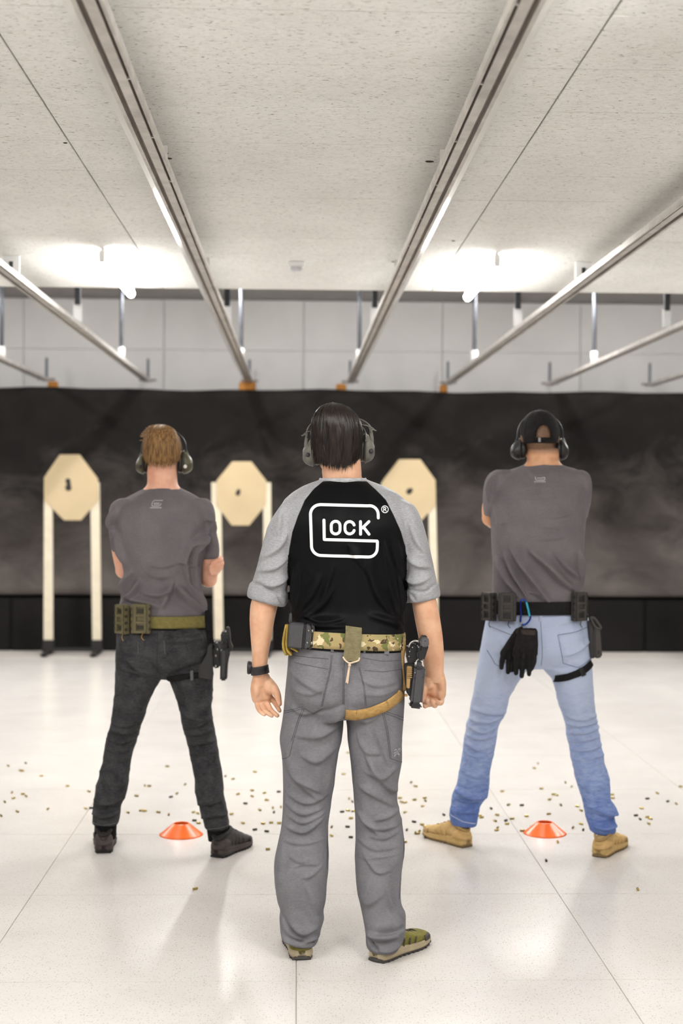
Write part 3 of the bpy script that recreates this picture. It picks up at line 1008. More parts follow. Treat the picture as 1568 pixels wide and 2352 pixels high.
R_ROWS = [(1600, 791, 929, 0.09, 0.105, -0.004), (1640, 793, 927, 0.092, 0.1, 0.0), (1670, 797, 925, 0.092, 0.095, 0.0), (1700, 800, 923, 0.09, 0.092, 0.0), (1740, 805, 921, 0.085, 0.088, -0.0024), (1800, 812, 914, 0.08, 0.08, -0.004), (1832, 814, 911, 0.077, 0.074, -0.0039), (1870, 817, 918, 0.075, 0.072, -0.0042), (1900, 818, 924, 0.072, 0.072, -0.008), (1930, 818, 927, 0.07, 0.076, -0.0188), (1970, 816, 925, 0.07, 0.08, -0.0319), (2005, 816, 922, 0.068, 0.08, -0.0438), (2045, 819, 921, 0.066, 0.074, -0.0529), (2078, 827, 922, 0.064, 0.068, -0.0617), (2100, 832, 930, 0.064, 0.072, -0.0674), (2120, 836, 931, 0.066, 0.082, -0.0722), (2142, 840, 929, 0.066, 0.0905, -0.0795), (2160, 841, 921, 0.062, 0.0893, -0.0835), (2174, 842, 914, 0.06, 0.0865, -0.0876), (2178, 846, 910, 0.054, 0.0809, -0.088)]
LS_ROWS = [(1150, 655, 700, .04, .04), (1162, 643, 704, .058, .06), (1185, 627, 700, .068, .068), (1215, 614, 684, .066, .068), (1255, 602, 672, .063, .066), (1300, 591, 666, .062, .064, .004), (1340, 580, 662, .06, .062, .01), (1372, 577, 652, .056, .056, .014)]
RS_ROWS = [(1150, 892, 932, .04, .04), (1162, 890, 950, .058, .06), (1185, 897, 963, .068, .068), (1215, 912, 973, .066, .068), (1255, 924, 984, .063, .066), (1300, 930, 994, .062, .064, .004), (1340, 933, 1002, .06, .062, .01), (1366, 938, 1002, .056, .056, .014)]
LA_ROWS = [(1345, 596, 640, .03, .03, .012), (1380, 577, 640, .046, .046, .015), (1420, 573, 631, .046, .044, .02), (1460, 575, 624, .042, .038, .026), (1500, 578, 617, .036, .03, .032), (1535, 579, 613, .03, .026, .036), (1558, 580, 612, .026, .024, .038), (1575, 580, 616, .022, .021, .04)]
RA_ROWS = [(1345, 950, 992, .03, .03, .012), (1380, 946, 1002, .046, .046, .015), (1420, 952, 1010, .046, .044, .02), (1460, 960, 1016, .042, .038, .026), (1500, 968, 1019, .036, .03, .032), (1530, 973, 1019, .03, .026, .036), (1552, 978, 1018, .026, .024, .038), (1568, 982, 1019, .022, .021, .04)]

def inset(rows, f, d=0.8):
    return [(r[0], (r[1] + r[2]) / 2 - f * (r[2] - r[1]) / 2, (r[1] + r[2]) / 2 + f * (r[2] - r[1]) / 2, r[3] * d, r[4] * d) + tuple(r[5:]) for r in rows]

# --- body: head, neck, trunk, arms, hands and legs in one skin
g = Geo()
hc = pix(774, 1009, YC); HEADC = np.array([hc[0], YC + 0.055, hc[2]])
HP = head_shapes(g, HEADC, 1.0, math.radians(-6))
rows_loft(g, [(1030, 742, 826, .05, .055, .045), (1060, 740, 828, .055, .06, .038), (1085, 739, 830, .058, .060, .036), (1102, 739, 833, .058, .060, .038), (1125, 715, 860, .06, .056, .036)], YC)
rows_loft(g, inset(T_ROWS[2:], .86), YC); rows_loft(g, inset(P_ROWS, .86), YC)
rows_loft(g, inset(L_ROWS[:-4], .55, .55), YC); rows_loft(g, inset(R_ROWS[:-4], .55, .55), YC)
rows_loft(g, inset(LS_ROWS, .62, .6), YC); rows_loft(g, inset(RS_ROWS, .62, .6), YC)
rows_loft(g, LA_ROWS, YC); rows_loft(g, RA_ROWS, YC)
for hx, a in ((693, -5), (862, 42)):
    f0 = pixz(hx, 2196, 0)
    a = math.radians(a)
    g.tube([f0 + np.array([math.sin(a) * .06, math.cos(a) * .06, .075]), f0 + np.array([math.sin(a) * .05, math.cos(a) * .05, .05]), f0 + np.array([math.sin(a) * .2, math.cos(a) * .15, .035])], [.016, .016, .012])
def hp(x, y, dy):
    return pix(x, y, YC + .04) + np.array([0, dy, 0])
def h4(x, y, dy):
    return hp(545 + x / 11.2, 1480 + y / 11.2, dy)
# left hand, palm turned to the camera, relaxed
g.tube([h4(600, 850, .0), h4(560, 1100, .004), h4(600, 1350, .010)], [.021, .0225, .021], 14, 1.0)
g.tube([h4(700, 860, .0), h4(720, 1080, .004), h4(740, 1330, .010)], [.019, .022, .020], 14)
g.tube([h4(500, 880, .004), h4(470, 1150, .004), h4(500, 1400, .008)], [.016, .0185, .018], 14)
g.ball(h4(830, 1090, -.012), (.019, .017, .026))
g.ball(h4(500, 1150, -.008), (.014, .013, .028))
g.tube([h4(800, 950, .0), h4(930, 1100, -.012), h4(1030, 1280, -.022), h4(1085, 1500, -.028)], [.015, .0155, .0125, .0088], 12)   # thumb
g.tube([h4(800, 1330, .012), h4(900, 1430, .014), h4(1000, 1570, .006), h4(1085, 1700, -.006)], [.0105, .0094, .0086, .0074], 12)   # index
g.tube([h4(700, 1400, .010), h4(775, 1530, .006), h4(870, 1680, -.012), h4(1030, 1800, -.026)], [.0106, .0095, .0087, .0075], 12)
g.tube([h4(600, 1420, .010), h4(640, 1570, .002), h4(730, 1700, -.022), h4(890, 1790, -.040)], [.0104, .0092, .0084, .0072], 12)
g.tube([h4(510, 1430, .008), h4(510, 1570, -.002), h4(575, 1680, -.026), h4(700, 1760, -.042)], [.0092, .0082, .0075, .0064], 12)
# right hand, fingers curled in
def h8(x, y, dy): return hp(840 + x / 7.84, 1430 + y / 7.84, dy)
g.tube([h8(1310, 940, .0), h8(1330, 1100, .006), h8(1335, 1290, .012)], [.020, .023, .022], 14)
g.tube([h8(1210, 960, .0), h8(1210, 1100, .006), h8(1220, 1270, .012)], [.018, .021, .020], 14)
g.tube([h8(1130, 960, .004), h8(1110, 1100, .004), h8(1120, 1240, .010)], [.014, .018, .017], 14)
g.ball(h8(1350, 1080, -.010), (.014, .013, .026)); g.ball(h8(1130, 1080, -.010), (.016, .014, .024))
g.tube([h8(1110, 1030, .0), h8(1050, 1150, -.008), h8(1030, 1290, -.014), h8(1030, 1400, -.018)], [.014, .0135, .0115, .0085], 12)       # thumb
g.tube([h8(1120, 1250, .012), h8(1085, 1400, .008), h8(1065, 1470, -.016), h8(1050, 1480, -.030)], [.0112, .0105, .0098, .0085], 12)
g.tube([h8(1195, 1290, .012), h8(1165, 1420, .006), h8(1125, 1455, -.022), h8(1085, 1375, -.040)], [.0116, .0108, .0100, .0088], 12)
g.tube([h8(1275, 1300, .012), h8(1255, 1430, .004), h8(1225, 1470, -.026), h8(1170, 1375, -.046)], [.0114, .0106, .0100, .0088], 12)
g.tube([h8(1355, 1290, .010), h8(1365, 1390, .000), h8(1330, 1430, -.026), h8(1265, 1400, -.046)], [.0104, .0096, .0090, .0078], 12)
body_me = remesh(g, 'body', 0.0027, 2, 0.5)
body = new_obj('body', body_me, M_SKIN, man)
eyes(HP, 1.0, body)

# --- hair
M_HAIR1 = hair_mat('hair_dark', rgb(15, 10, 9), rgb(40, 29, 24), 0.33)
hg = hair_mesh((HEADC[0], HEADC[1] - .008, HEADC[2] + .004), .0775, .097, .107, -.092, -.045, .02, 2400, .15, .0030, 5, crown=(-.012, -.025), lift=.011, ragged=.009, neck=.11)
raw_build(hg, 'hair', M_HAIR1, man)

# --- shirt
g = Geo()
rows_loft(g, T_ROWS, YC); rows_loft(g, LS_ROWS, YC); rows_loft(g, RS_ROWS, YC)
# rolled cuffs: tilted rings
def cuff(g, c, r, h, tilt, dy):
    p = pix(*c, YC) + np.array([0, dy, 0])
    R = Matrix.Rotation(tilt, 3, 'Y')
    rings = []
    for k, (zz, rr) in enumerate(((-.5, .78), (-.5, .93), (-.42, 1.0), (-.1, 1.04), (.25, 1.03), (.44, 1.0), (.5, .92), (.5, .78))):
        rings.append([p + np.array(R @ Vector((r * rr * math.cos(t), r * rr * .95 * math.sin(t), h * zz))) for t in np.linspace(0, 2 * math.pi, 30, endpoint=False)])
    g.loft(rings)
cuff(g, (615, 1366), .0655, .052, .26, .014)
cuff(g, (968, 1362), .0600, .050, -.20, .014)
shirt_me = remesh(g, 'shirt', 0.004, 5, 0.5)
co, no = get_cn(shirt_me)
pxy = to_px(co)
X, Yp = pxy[:, 0], pxy[:, 1]
# shoulder blades and spine
bump = lambda cx, cy, rx, ry: np.exp(-((X - cx) / rx) ** 2 - ((Yp - cy) / ry) ** 2)
back = np.clip(-no[:, 1], 0, 1)
co = co + no * (back * (.008 * bump(735, 1215, 38, 55) + .008 * bump(858, 1215, 38, 55) - .009 * bump(795, 1290, 16, 130) - .006 * bump(795, 1400, 60, 40)))[:, None]
sf = [(c1((870, 1170), (900, 1330), (960, 1480), (1060, 1600)), 13, .0045), (c1((1000, 1090), (1050, 1290), (1095, 1480), (1135, 1640)), 9, .004), (c1((740, 1090), (780, 1160), (880, 1300)), 9, .0035),
      (c1((560, 1300), (500, 1430), (420, 1560)), 12, .0045), (c1((640, 1400), (560, 1520), (430, 1620)), 12, .004), (c1((390, 1230), (370, 1400), (352, 1560)), 8, .004),
      (c1((1100, 1300), (1120, 1450), (1140, 1600)), 7, .004), (c1((700, 1620), (560, 1640), (420, 1600)), 9, .004), (c1((1130, 1690), (1050, 1650), (900, 1600)), 9, .004),
      (c1((640, 1240), (600, 1380), (560, 1480)), 9, .003), (c1((360, 1640), (520, 1668), (720, 1672)), 8, .004), (c1((1060, 1040), (1110, 1200), (1140, 1330)), 8, .003),
      # sleeves
      (c1((300, 760), (270, 900), (255, 1050)), 9, .003), (c1((330, 1000), (250, 1120), (130, 1200)), 9, .0035), (c1((320, 1180), (230, 1260), (110, 1290)), 8, .0035), (c1((320, 1330), (240, 1380), (150, 1390)), 8, .004),
      (c1((1180, 950), (1230, 1080), (1300, 1160)), 8, .003), (c1((1150, 1170), (1230, 1240), (1340, 1260)), 8, .0035), (c1((1150, 1330), (1220, 1370), (1340, 1330)), 8, .004),
      (c1((1180, 1420), (1290, 1440), (1390, 1370)), 4, -.005), (c1((60, 1370), (170, 1410), (300, 1480)), 4, -.005), (c1((1190, 1450), (1230, 1500)), 4, -.004), (c1((230, 1440), (260, 1500), (280, 1530)), 4, -.004)]
no2 = no
co = fold(co, no2, [(a, b, c * 1.7) for a, b, c in sf], YC)
co = crumple(co, no, .0013, 9.0, (1, 1, .6), 3)
set_co(shirt_me, co)
# raglan seam: signed distance attribute (positive inside the black body panel)
seamL = np.array([(748, 1098), (742, 1107), (722, 1124), (700, 1150), (684, 1185), (671, 1222), (664, 1260), (662, 1300)])
seamR = np.array([(832, 1098), (842, 1107), (862, 1124), (885, 1150), (903, 1185), (920, 1222), (931, 1255), (933, 1300)])
xl = np.interp(Yp, seamL[:, 1], seamL[:, 0]); xr = np.interp(Yp, seamR[:, 1], seamR[:, 0])
sd = np.minimum(X - xl, xr - X)
low = Yp > 1275
mid = pix(797, 1300, YC)[0]
sd = np.where(low, np.minimum(X - (663.5 + .0 * X), 932.0 - X) + np.where(np.abs(X - 797) < 137, 3, 0), sd)
sd = np.minimum(sd, (Yp - 1106.5) * 1.0)
fattr(shirt_me, 'panel', sd)
def raglan():
    N = Nodes('raglan_jersey')
    v = N.coord()
    at = N.n('ShaderNodeAttribute', attribute_name='panel')
    k = N.math('GREATER_THAN', at.outputs['Fac'], 0.0)
    hz = N.noise(N.coord((0.35, 0.35, 1.0)), 330, 3, .6)
    grey = N.ramp(hz, [(0.3, rgb(138, 138, 141)), (0.7, rgb(164, 164, 167))])
    black = N.ramp(hz, [(0.3, rgb(9, 9, 10)), (0.7, rgb(15, 15, 17))])
    seam = N.math('LESS_THAN', N.math('ABSOLUTE', at.outputs['Fac']), 0.8)
    col = N.mix(N.math('MULTIPLY', seam, .5), N.mix(k, grey, black), rgb(60, 60, 62))
    m = N.base(col, 0.5, 0, 0.085)
    N.bump(N.noise(v, 800, 2), .12, .0006)
    return m
M_RAGLAN = raglan()
shirt = new_obj('shirt', shirt_me, M_RAGLAN, man)
M_HEATHER = cloth('heather_rib', rgb(150, 150, 152), rgb(190, 190, 192), .85, 700, .15, 60)
# collar rib
cr = []
for t in np.linspace(0, 2 * math.pi, 26, endpoint=False):
    x = 788 + 52 * math.cos(t)
    zdrop = 1102 + (1.5 if math.sin(t) < 0 else 14 * math.sin(t))
    p = pix(x, zdrop, YC)
    cr.append((p[0], YC + .040 + .071 * math.sin(t), p[2]))
Geo().tube(cr, .0052, 10, closed=True, flat=1.5).build('collar', M_HEATHER, shirt, True)
# printed mark on the back
bv = bvh_of(shirt_me)
M_PRINT = simple('white_print', rgb(238, 238, 238), .6, 0, .3, .02)
pg = Geo()
def q(*pts): return c1(*pts)
G = [(952, 905), (952, 880)] + arc(892, 880, 60, 0, 90, 9)[1:] + [(880, 821), (545, 812)] + arc(545, 880, 67, 92, 180, 10) + [(485, 1095)] + arc(552, 1100, 67, 178, 272, 10) + [(880, 1178)] + arc(884, 1118, 60, 270, 360, 9) + [(945, 1100), (945, 1066), (573, 1055), (571, 920)]
strip(pg, bv, q(*G), 6.6, YC, cols=4, step=2.0)
def rr(x0, y0, x1, y1, r, a0=0, a1=360):
    pts = arc(x1 - r, y0 + r, r, 0, 90, 7) + arc(x0 + r, y0 + r, r, 90, 180, 7) + arc(x0 + r, y1 - r, r, 180, 270, 7) + arc(x1 - r, y1 - r, r, 270, 360, 7)
    return pts
strip(pg, bv, q(*rr(622, 928, 683, 1016, 30)), 6.4, YC, cols=4, step=2.0, closed=True)
Cc = arc(751, 963, 33, 15, 90, 6) + arc(751, 963, 33, 90, 180, 6) + arc(751, 983, 33, 180, 270, 6) + arc(751, 983, 33, 270, 345, 6)
strip(pg, bv, q(*Cc), 6.4, YC, cols=4, step=2.0)
strip(pg, bv, q((827, 930), (827, 1018)), 6.4, YC, cols=4, step=2.0)
strip(pg, bv, q((886, 930), (840, 974)), 6.4, YC, cols=4, step=2.0)
strip(pg, bv, q((848, 968), (886, 1018)), 6.4, YC, cols=4, step=2.0)
strip(pg, bv, q(*arc(1001, 845, 24, 0, 350, 22)), 1.7, YC, cols=3, step=2, closed=True)
for s_ in (((992, 858), (992, 832), (1004, 832)), ((1004, 832), (1009, 838), (1004, 845), (993, 846)), ((1001, 846), (1010, 858))):
    strip(pg, bv, q(*s_), 1.8, YC, step=1.2)
raw_build(pg, 'back_print', M_PRINT, shirt)

# --- trousers
g = Geo()
rows_loft(g, P_ROWS, YC); rows_loft(g, L_ROWS, YC); rows_loft(g, R_ROWS, YC)
for cx in (727, 856):
    p = pix(cx, 1572, YC)
    g.ball((p[0], YC - .062, p[2]), (.088, .078, .098))
tr_me = remesh(g, 'trousers', 0.004, 5, .5)
co, no = get_cn(tr_me)
pxy = to_px(co); X, Yp = pxy[:, 0], pxy[:, 1]
back = np.clip(-no[:, 1] * 1.3, 0, 1)
co = co + no * (back * -.012 * np.exp(-((X - 789) / 9) ** 2 - ((Yp - 1610) / 70) ** 2))[:, None]
tf = [(c2((560, 830), (660, 810), (748, 765)), 9, -.007), (c2((770, 790), (900, 800), (1060, 740)), 9, -.005), (c2((600, 900), (700, 870), (750, 830)), 10, .006), (c2((440, 1000), (590, 990), (740, 900)), 13, .006),
      (c2((360, 1150), (400, 1260), (480, 1350), (560, 1420)), 12, .007), (c2((460, 1130), (560, 1170), (690, 1090)), 10, .005), (c2((420, 1290), (500, 1330), (620, 1400)), 10, .005), (c2((500, 1080), (620, 1060), (710, 990)), 10, -.004),
      (c2((370, 560), (500, 640), (600, 690)), 9, .004), (c2((400, 680), (520, 700), (600, 660)), 8, .003), (c2((860, 600), (960, 640), (1100, 620)), 10, .004), (c2((880, 700), (1000, 700), (1120, 660)), 10, .003),
      (c2((820, 880), (890, 900), (960, 870)), 8, .003), (c2((890, 1110), (950, 1230), (1050, 1350), (1130, 1400)), 11, .006), (c2((840, 1000), (900, 1100), (1000, 1120)), 9, .004), (c2((900, 1250), (1010, 1280), (1120, 1220)), 9, .005),
      (c2((960, 960), (1000, 1060), (1050, 1200)), 8, .004), (c2((860, 1350), (950, 1400), (1080, 1480)), 10, .005), (c2((380, 800), (470, 840), (560, 820)), 8, .004),
      (c3((300, 60), (440, 120), (620, 60)), 8, .004), (c3((270, 130), (400, 210), (560, 170)), 7, .004), (c3((290, 330), (430, 350), (580, 240)), 8, .006), (c3((300, 240), (420, 280), (590, 200)), 6, .004), (c3((270, 430), (400, 440), (560, 420)), 6, .003),
      (c3((310, 540), (390, 575), (470, 560)), 5, .0035), (c3((340, 610), (420, 590), (520, 600)), 5, .003), (c3((400, 690), (470, 680), (560, 620)), 6, .003), (c3((250, 480), (240, 680), (200, 800)), 9, .004), (c3((420, 700), (480, 850), (540, 980)), 14, .003),
      (c3((860, 200), (930, 290), (1030, 385)), 7, .006), (c3((880, 260), (1020, 330), (1170, 310)), 6, .004), (c3((950, 390), (1060, 400), (1180, 360)), 6, .004), (c3((860, 420), (980, 480), (1160, 470)), 6, .003), (c3((900, 530), (1000, 650), (1110, 640)), 6, .0035),
      (c3((980, 260), (1080, 240), (1180, 200)), 6, .004), (c3((900, 560), (1000, 540), (1180, 520)), 6, .003), (c3((1080, 750), (1120, 920), (1180, 1050)), 10, .004), (c3((870, 850), (930, 900), (1060, 800)), 12, .003), (c3((1200, 640), (1190, 800), (1180, 950)), 5, .003),
      # bunched hems
      (c3((250, 1010), (310, 1100), (420, 1160)), 7, -.010), (c3((260, 1130), (360, 1190), (520, 1190)), 5, -.009), (c3((300, 1060), (400, 1120), (520, 1090)), 7, .008), (c3((230, 1130), (290, 1180), (380, 1220)), 6, .007), (c3((400, 1200), (470, 1185), (560, 1160)), 5, .006),
      (c3((980, 1120), (1080, 1105), (1220, 1090)), 7, -.012), (c3((920, 1140), (1000, 1150), (1150, 1140)), 6, .009), (c3((930, 1160), (960, 1210), (1010, 1240)), 5, -.008), (c3((1000, 1240), (1100, 1240), (1200, 1190)), 7, .005), (c3((1180, 1000), (1230, 1060), (1240, 1150)), 6, -.006), (c3((940, 1270), (1050, 1280), (1190, 1230)), 6, -.004)]
co = fold(co, no, tf, YC)
mask = np.clip((Yp - 1640) / 60, 0.25, 1)
co = crumple(co, no, .0016, 10.0, (1, 1, .8), 5, mask)
set_co(tr_me, co)
M_TROUSER = cloth('grey_trouser_cloth', rgb(98, 97, 101), rgb(116, 115, 119), .75, 900, .12, 14, 300, wr=(38, .18, .004, (1, 1, 1.7)), spec=.2)
trousers = new_obj('trousers', tr_me, M_TROUSER, man)
bvt = bvh_of(tr_me)
M_STITCH = simple('dark_stitch', rgb(76, 75, 79), .85, 0, .1)
sg = Geo()
for pts in (((410, 500), (520, 515), (640, 532)), ((380, 452), (640, 465)), ((748, 470), (745, 620), (745, 770)), ((738, 520), (736, 770)), ((668, 440), (655, 540), (620, 680), (600, 780)), ((660, 440), (648, 540), (612, 680), (592, 780)),
            ((850, 520), (880, 640), (895, 780)), ((843, 520), (873, 640), (887, 780)), ((872, 458), (1000, 482), (1140, 488)), ((880, 540), (1000, 552), (1140, 548)), ((330, 862), (400, 828), (475, 802)), ((336, 845), (400, 815), (470, 790)),
            ((478, 806), (440, 900), (400, 1040), (378, 1140), (325, 1178)), ((466, 806), (430, 900), (392, 1030)), ((1012, 832), (1100, 870), (1168, 915)), ((1020, 820), (1110, 858), (1168, 893)), ((1006, 838), (1035, 960), (1060, 1148), (1110, 1175), (1157, 1202)), ((1018, 842), (1045, 960), (1068, 1135)),
            ((480, 800), (540, 835), (600, 800)), ((360, 570), (350, 640), (345, 720))):
    strip(sg, bvt, c2(*pts), 1.2, YC, .0008, 3, 2.5)
for pts in (((282, 1290), (380, 1298), (500, 1275)), ((930, 1330), (1060, 1325), (1190, 1290)), ((1232, 380), (1225, 600), (1180, 870)), ((612, 400), (605, 650))):
    strip(sg, bvt, c3(*pts), 1.4, YC, .0008, 3, 2.5)
raw_build(sg, 'stitching', M_STITCH, trousers, 'stuff')
# embroidered mark on the cargo pocket
eg = Geo()
M_EMB = simple('grey_embroidery', rgb(168, 166, 172), .7)
for pts in (((1092, 1100), (1100, 1092), (1108, 1098)), ((1098, 1112), (1090, 1120)), ((1118, 1090), (1124, 1102), (1130, 1090), (1136, 1098)), ((1104, 1106), (1118, 1108)), ((1102, 1122), (1112, 1116), (1122, 1124), (1112, 1130)), ((1092, 1136), (1104, 1128)), ((1120, 1134), (1128, 1138), (1124, 1128)), ((1126, 1112), (1134, 1106)), ((1096, 1128), (1092, 1142))):
    strip(eg, bvt, c2(*pts), 1.3, YC, .001, 3, 1.5)
raw_build(eg, 'pocket_embroidery', M_EMB, trousers, 'stuff')
# belt loops
for x, y in ((675, 395), (1030, 415), (872, 400)):
    p = c2((x, y))[0]
    w = pix(*p, YC)
    hit = bvt.ray_cast(Vector((w[0], 4.2, w[2])), Vector((0, 1, 0)), 1)
    Geo().box((w[0], (hit[0].y if hit[0] else 4.58) - .002, w[2] + .004), (.022, .008, .034), .002).build('belt_loop', M_TROUSER, trousers)

# --- belt with its hanging strap
def camo():
    N = Nodes('camouflage_webbing')
    v = N.coord((1, 1, 1.35))
    a = N.noise(v, 20, 3, .5, .3); b = N.noise(N.coord((1, 1, 1.2)), 27, 3, .5, .3); c = N.noise(N.coord((1, 1, 1.2)), 46, 1, .5, .4)
    col = N.ramp(N.noise(v, 9, 2), [(.4, rgb(168, 146, 104)), (.6, rgb(150, 140, 96))])
    col = N.mix(N.math('GREATER_THAN', a, .60), col, rgb(108, 112, 66))
    col = N.mix(N.math('GREATER_THAN', b, .62), col, rgb(214, 200, 164))
    col = N.mix(N.math('GREATER_THAN', c, .625), col, rgb(78, 62, 48))
    m = N.base(col, .85, 0, .2)
    N.bump(N.noise(N.coord((1, 1, .2)), 600, 2), .25, .0008)
    return m
BELT_ROWS = [(1447, 668, 927, .114, .121, 0, 6), (1456, 667, 928, .114, .122, 0, 6), (1474, 667, 928, .114, .122, 0, 6), (1484, 668, 927, .114, .121, 0, 6)]
belt = band(BELT_ROWS, YC, .005).build('belt', camo(), man, True)
inner_belt = band([(1462, 667, 927, .113, .118, 0, 6), (1489, 668, 927, .113, .118, 0, 6)], YC, .002).build('inner_belt', M_BLACKWEB, belt, True)
M_OLIVE = cloth('olive_webbing', rgb(100, 92, 68), rgb(124, 116, 88), .85, 500, .25, 50)
yb = YC - .122 - .008
g = Geo()
st = [(812, 1438, -.004), (812, 1446, -.008), (811, 1470, -.009), (808, 1500, -.012), (805, 1516, -.022)]
vs, fs = [], []
for (x, y, d) in st:
    for e in (-18.5, 18.5):
        for th in (0, .004):
            p = pix(x + e + (0 if y < 1500 else 0), y + (4 if e > 0 else -1), yb)
            vs.append((p[0], yb + d + th + .004, p[2]))
for i in range(len(st) - 1):
    a = 4 * i; b = a + 4
    fs += [(a, a + 2, b + 2, b), (a + 1, b + 1, b + 3, a + 3), (a, b, b + 1, a + 1), (a + 2, a + 3, b + 3, b + 2)]
fs += [(0, 1, 3, 2), (16, 18, 19, 17)]
g.add(vs, fs)
flap = g.build('hanging_strap', M_OLIVE, belt, False)
M_CORD = simple('pale_cord', rgb(214, 192, 168), .8)
g = Geo()
Yk = yb - .024
g.tube([pix(788, 1510, Yk), pix(793, 1517, Yk), pix(802, 1523, Yk), pix(812, 1521, Yk), pix(823, 1517, Yk), pix(825, 1512, Yk)], .0026, 8)
g.ball(pix(802.5, 1528, Yk), .0052); g.tube([pix(802, 1528, Yk), pix(799, 1545, Yk + .006), pix(795, 1567, Yk + .01)], .0024, 8); g.tube([pix(803, 1528, Yk), pix(801, 1545, Yk + .006), pix(798, 1569, Yk + .01)], .0024, 8)
g.build('cord', M_CORD, belt, True)
# --- thigh strap of the holster
lg = Geo()
strap_pts = [(791, 1628), (815, 1630), (850, 1622), (885, 1607), (912, 1590), (930, 1572)]
strip(lg, bvh_of(tr_me), strap_pts, 23, YC, .0028, 5, 4, caps=False)
ts = raw_build(lg, 'thigh_strap', M_TAN, belt)
md = ts.modifiers.new('t', 'SOLIDIFY'); md.thickness = .003; md.offset = 0
# vertical tan strap from the belt down the hip
g = Geo()
g.tube([pix(922, 1487, YC - .05), pix(920, 1515, YC - .052), pix(923, 1540, YC - .05), pix(928, 1562, YC - .05), pix(926, 1580, YC - .055)], [.012, .012, .013, .012, .012], 8, .25, up=(0, 1, 0))
g.build('drop_strap', M_TAN, belt, True)

# --- shoes
M_SHOEUP = cloth('olive_mesh_upper', rgb(104, 98, 46), rgb(128, 122, 62), .7, 500, .3, 60)
M_SHOESOLE = simple('grey_tan_sole', rgb(166, 152, 124), .6, 0, .4, .1, 40, .2, 120)
M_SHOETRIM = simple('dark_rubber', rgb(66, 62, 60), .7, 0, .4, .1, 60)
M_SHOEDARK = simple('dark_olive_overlay', rgb(72, 70, 52), .6, 0, .4, .1, 60)
s1 = shoe(man, (693, 2207), -5, M_SHOEUP, M_SHOESOLE, M_SHOETRIM, .285, .088, M_SHOETRIM, M_SHOEUP, .007)
s2 = shoe(man, (860, 2211), 40, M_SHOEUP, M_SHOESOLE, M_SHOETRIM, .285, .088, M_SHOETRIM, M_SHOEDARK, .007)

# --- watch
wr = empty('wristwatch', tuple(pix(596, 1537, YC + .036)))
g = Geo()
R = Matrix.Rotation(-.16, 3, 'Y')
cW = pix(596, 1538, YC + .036)
rings = []
for zz, e in ((-.013, 0), (-.014, .004), (.013, .004), (.013, 0), (-.013, 0)):
    rings.append([cW + np.array(R @ Vector(((.0272 + e) * math.cos(t), (.031 + e) * math.sin(t), zz))) for t in np.linspace(0, 2 * math.pi, 36, endpoint=False)])
g.loft(rings, cap=False); g.build('strap', M_BLACKPLASTIC, wr, False, 40)
g = Geo()
for k in range(7):
    t = math.radians(-95 + 9 * k)
    g.box(cW + np.array(R @ Vector((.0315 * math.cos(t), .0353 * math.sin(t), 0))), (.0022, .003, .014), 0, Matrix.Rotation(t, 3, 'Z'))
g.build('strap_ribs', M_GUNBLACK, wr)
cc = cW + np.array([-.032, .004, .006])
g = Geo(); g.loft([[cc + np.array([x, r * math.cos(t), r * math.sin(t)]) for t in np.linspace(0, 2 * math.pi, 28, endpoint=False)] for x, r in ((.006, .019), (-.002, .0225), (-.006, .0225), (-.009, .020), (-.009, .016))])
wc = g.build('watch_case', M_GUNBLACK, wr, False, 35)
g = Geo(); g.loft([[cc + np.array([x, .016 * math.cos(t), .016 * math.sin(t)]) for t in np.linspace(0, 2 * math.pi, 24, endpoint=False)] for x in (-.0085, -.0095)]); g.build('watch_glass', simple('watch_glass', rgb(40, 42, 46), .08), wc, False)
tag(wr, 'black rubber-strapped wristwatch on the middle man\'s hanging wrist', 'watch')
# ================================================================== shared builder for the two men in grey T-shirts
def tee_mat(name, a, b):
    return cloth(name, a, b, .88, 800, .15, 12, 300, wr=(26, .12, .004, (1, 1, 1.2)), spec=.2)
M_TEE = tee_mat('grey_tee_jersey', rgb(100, 95, 98), rgb(114, 108, 111))

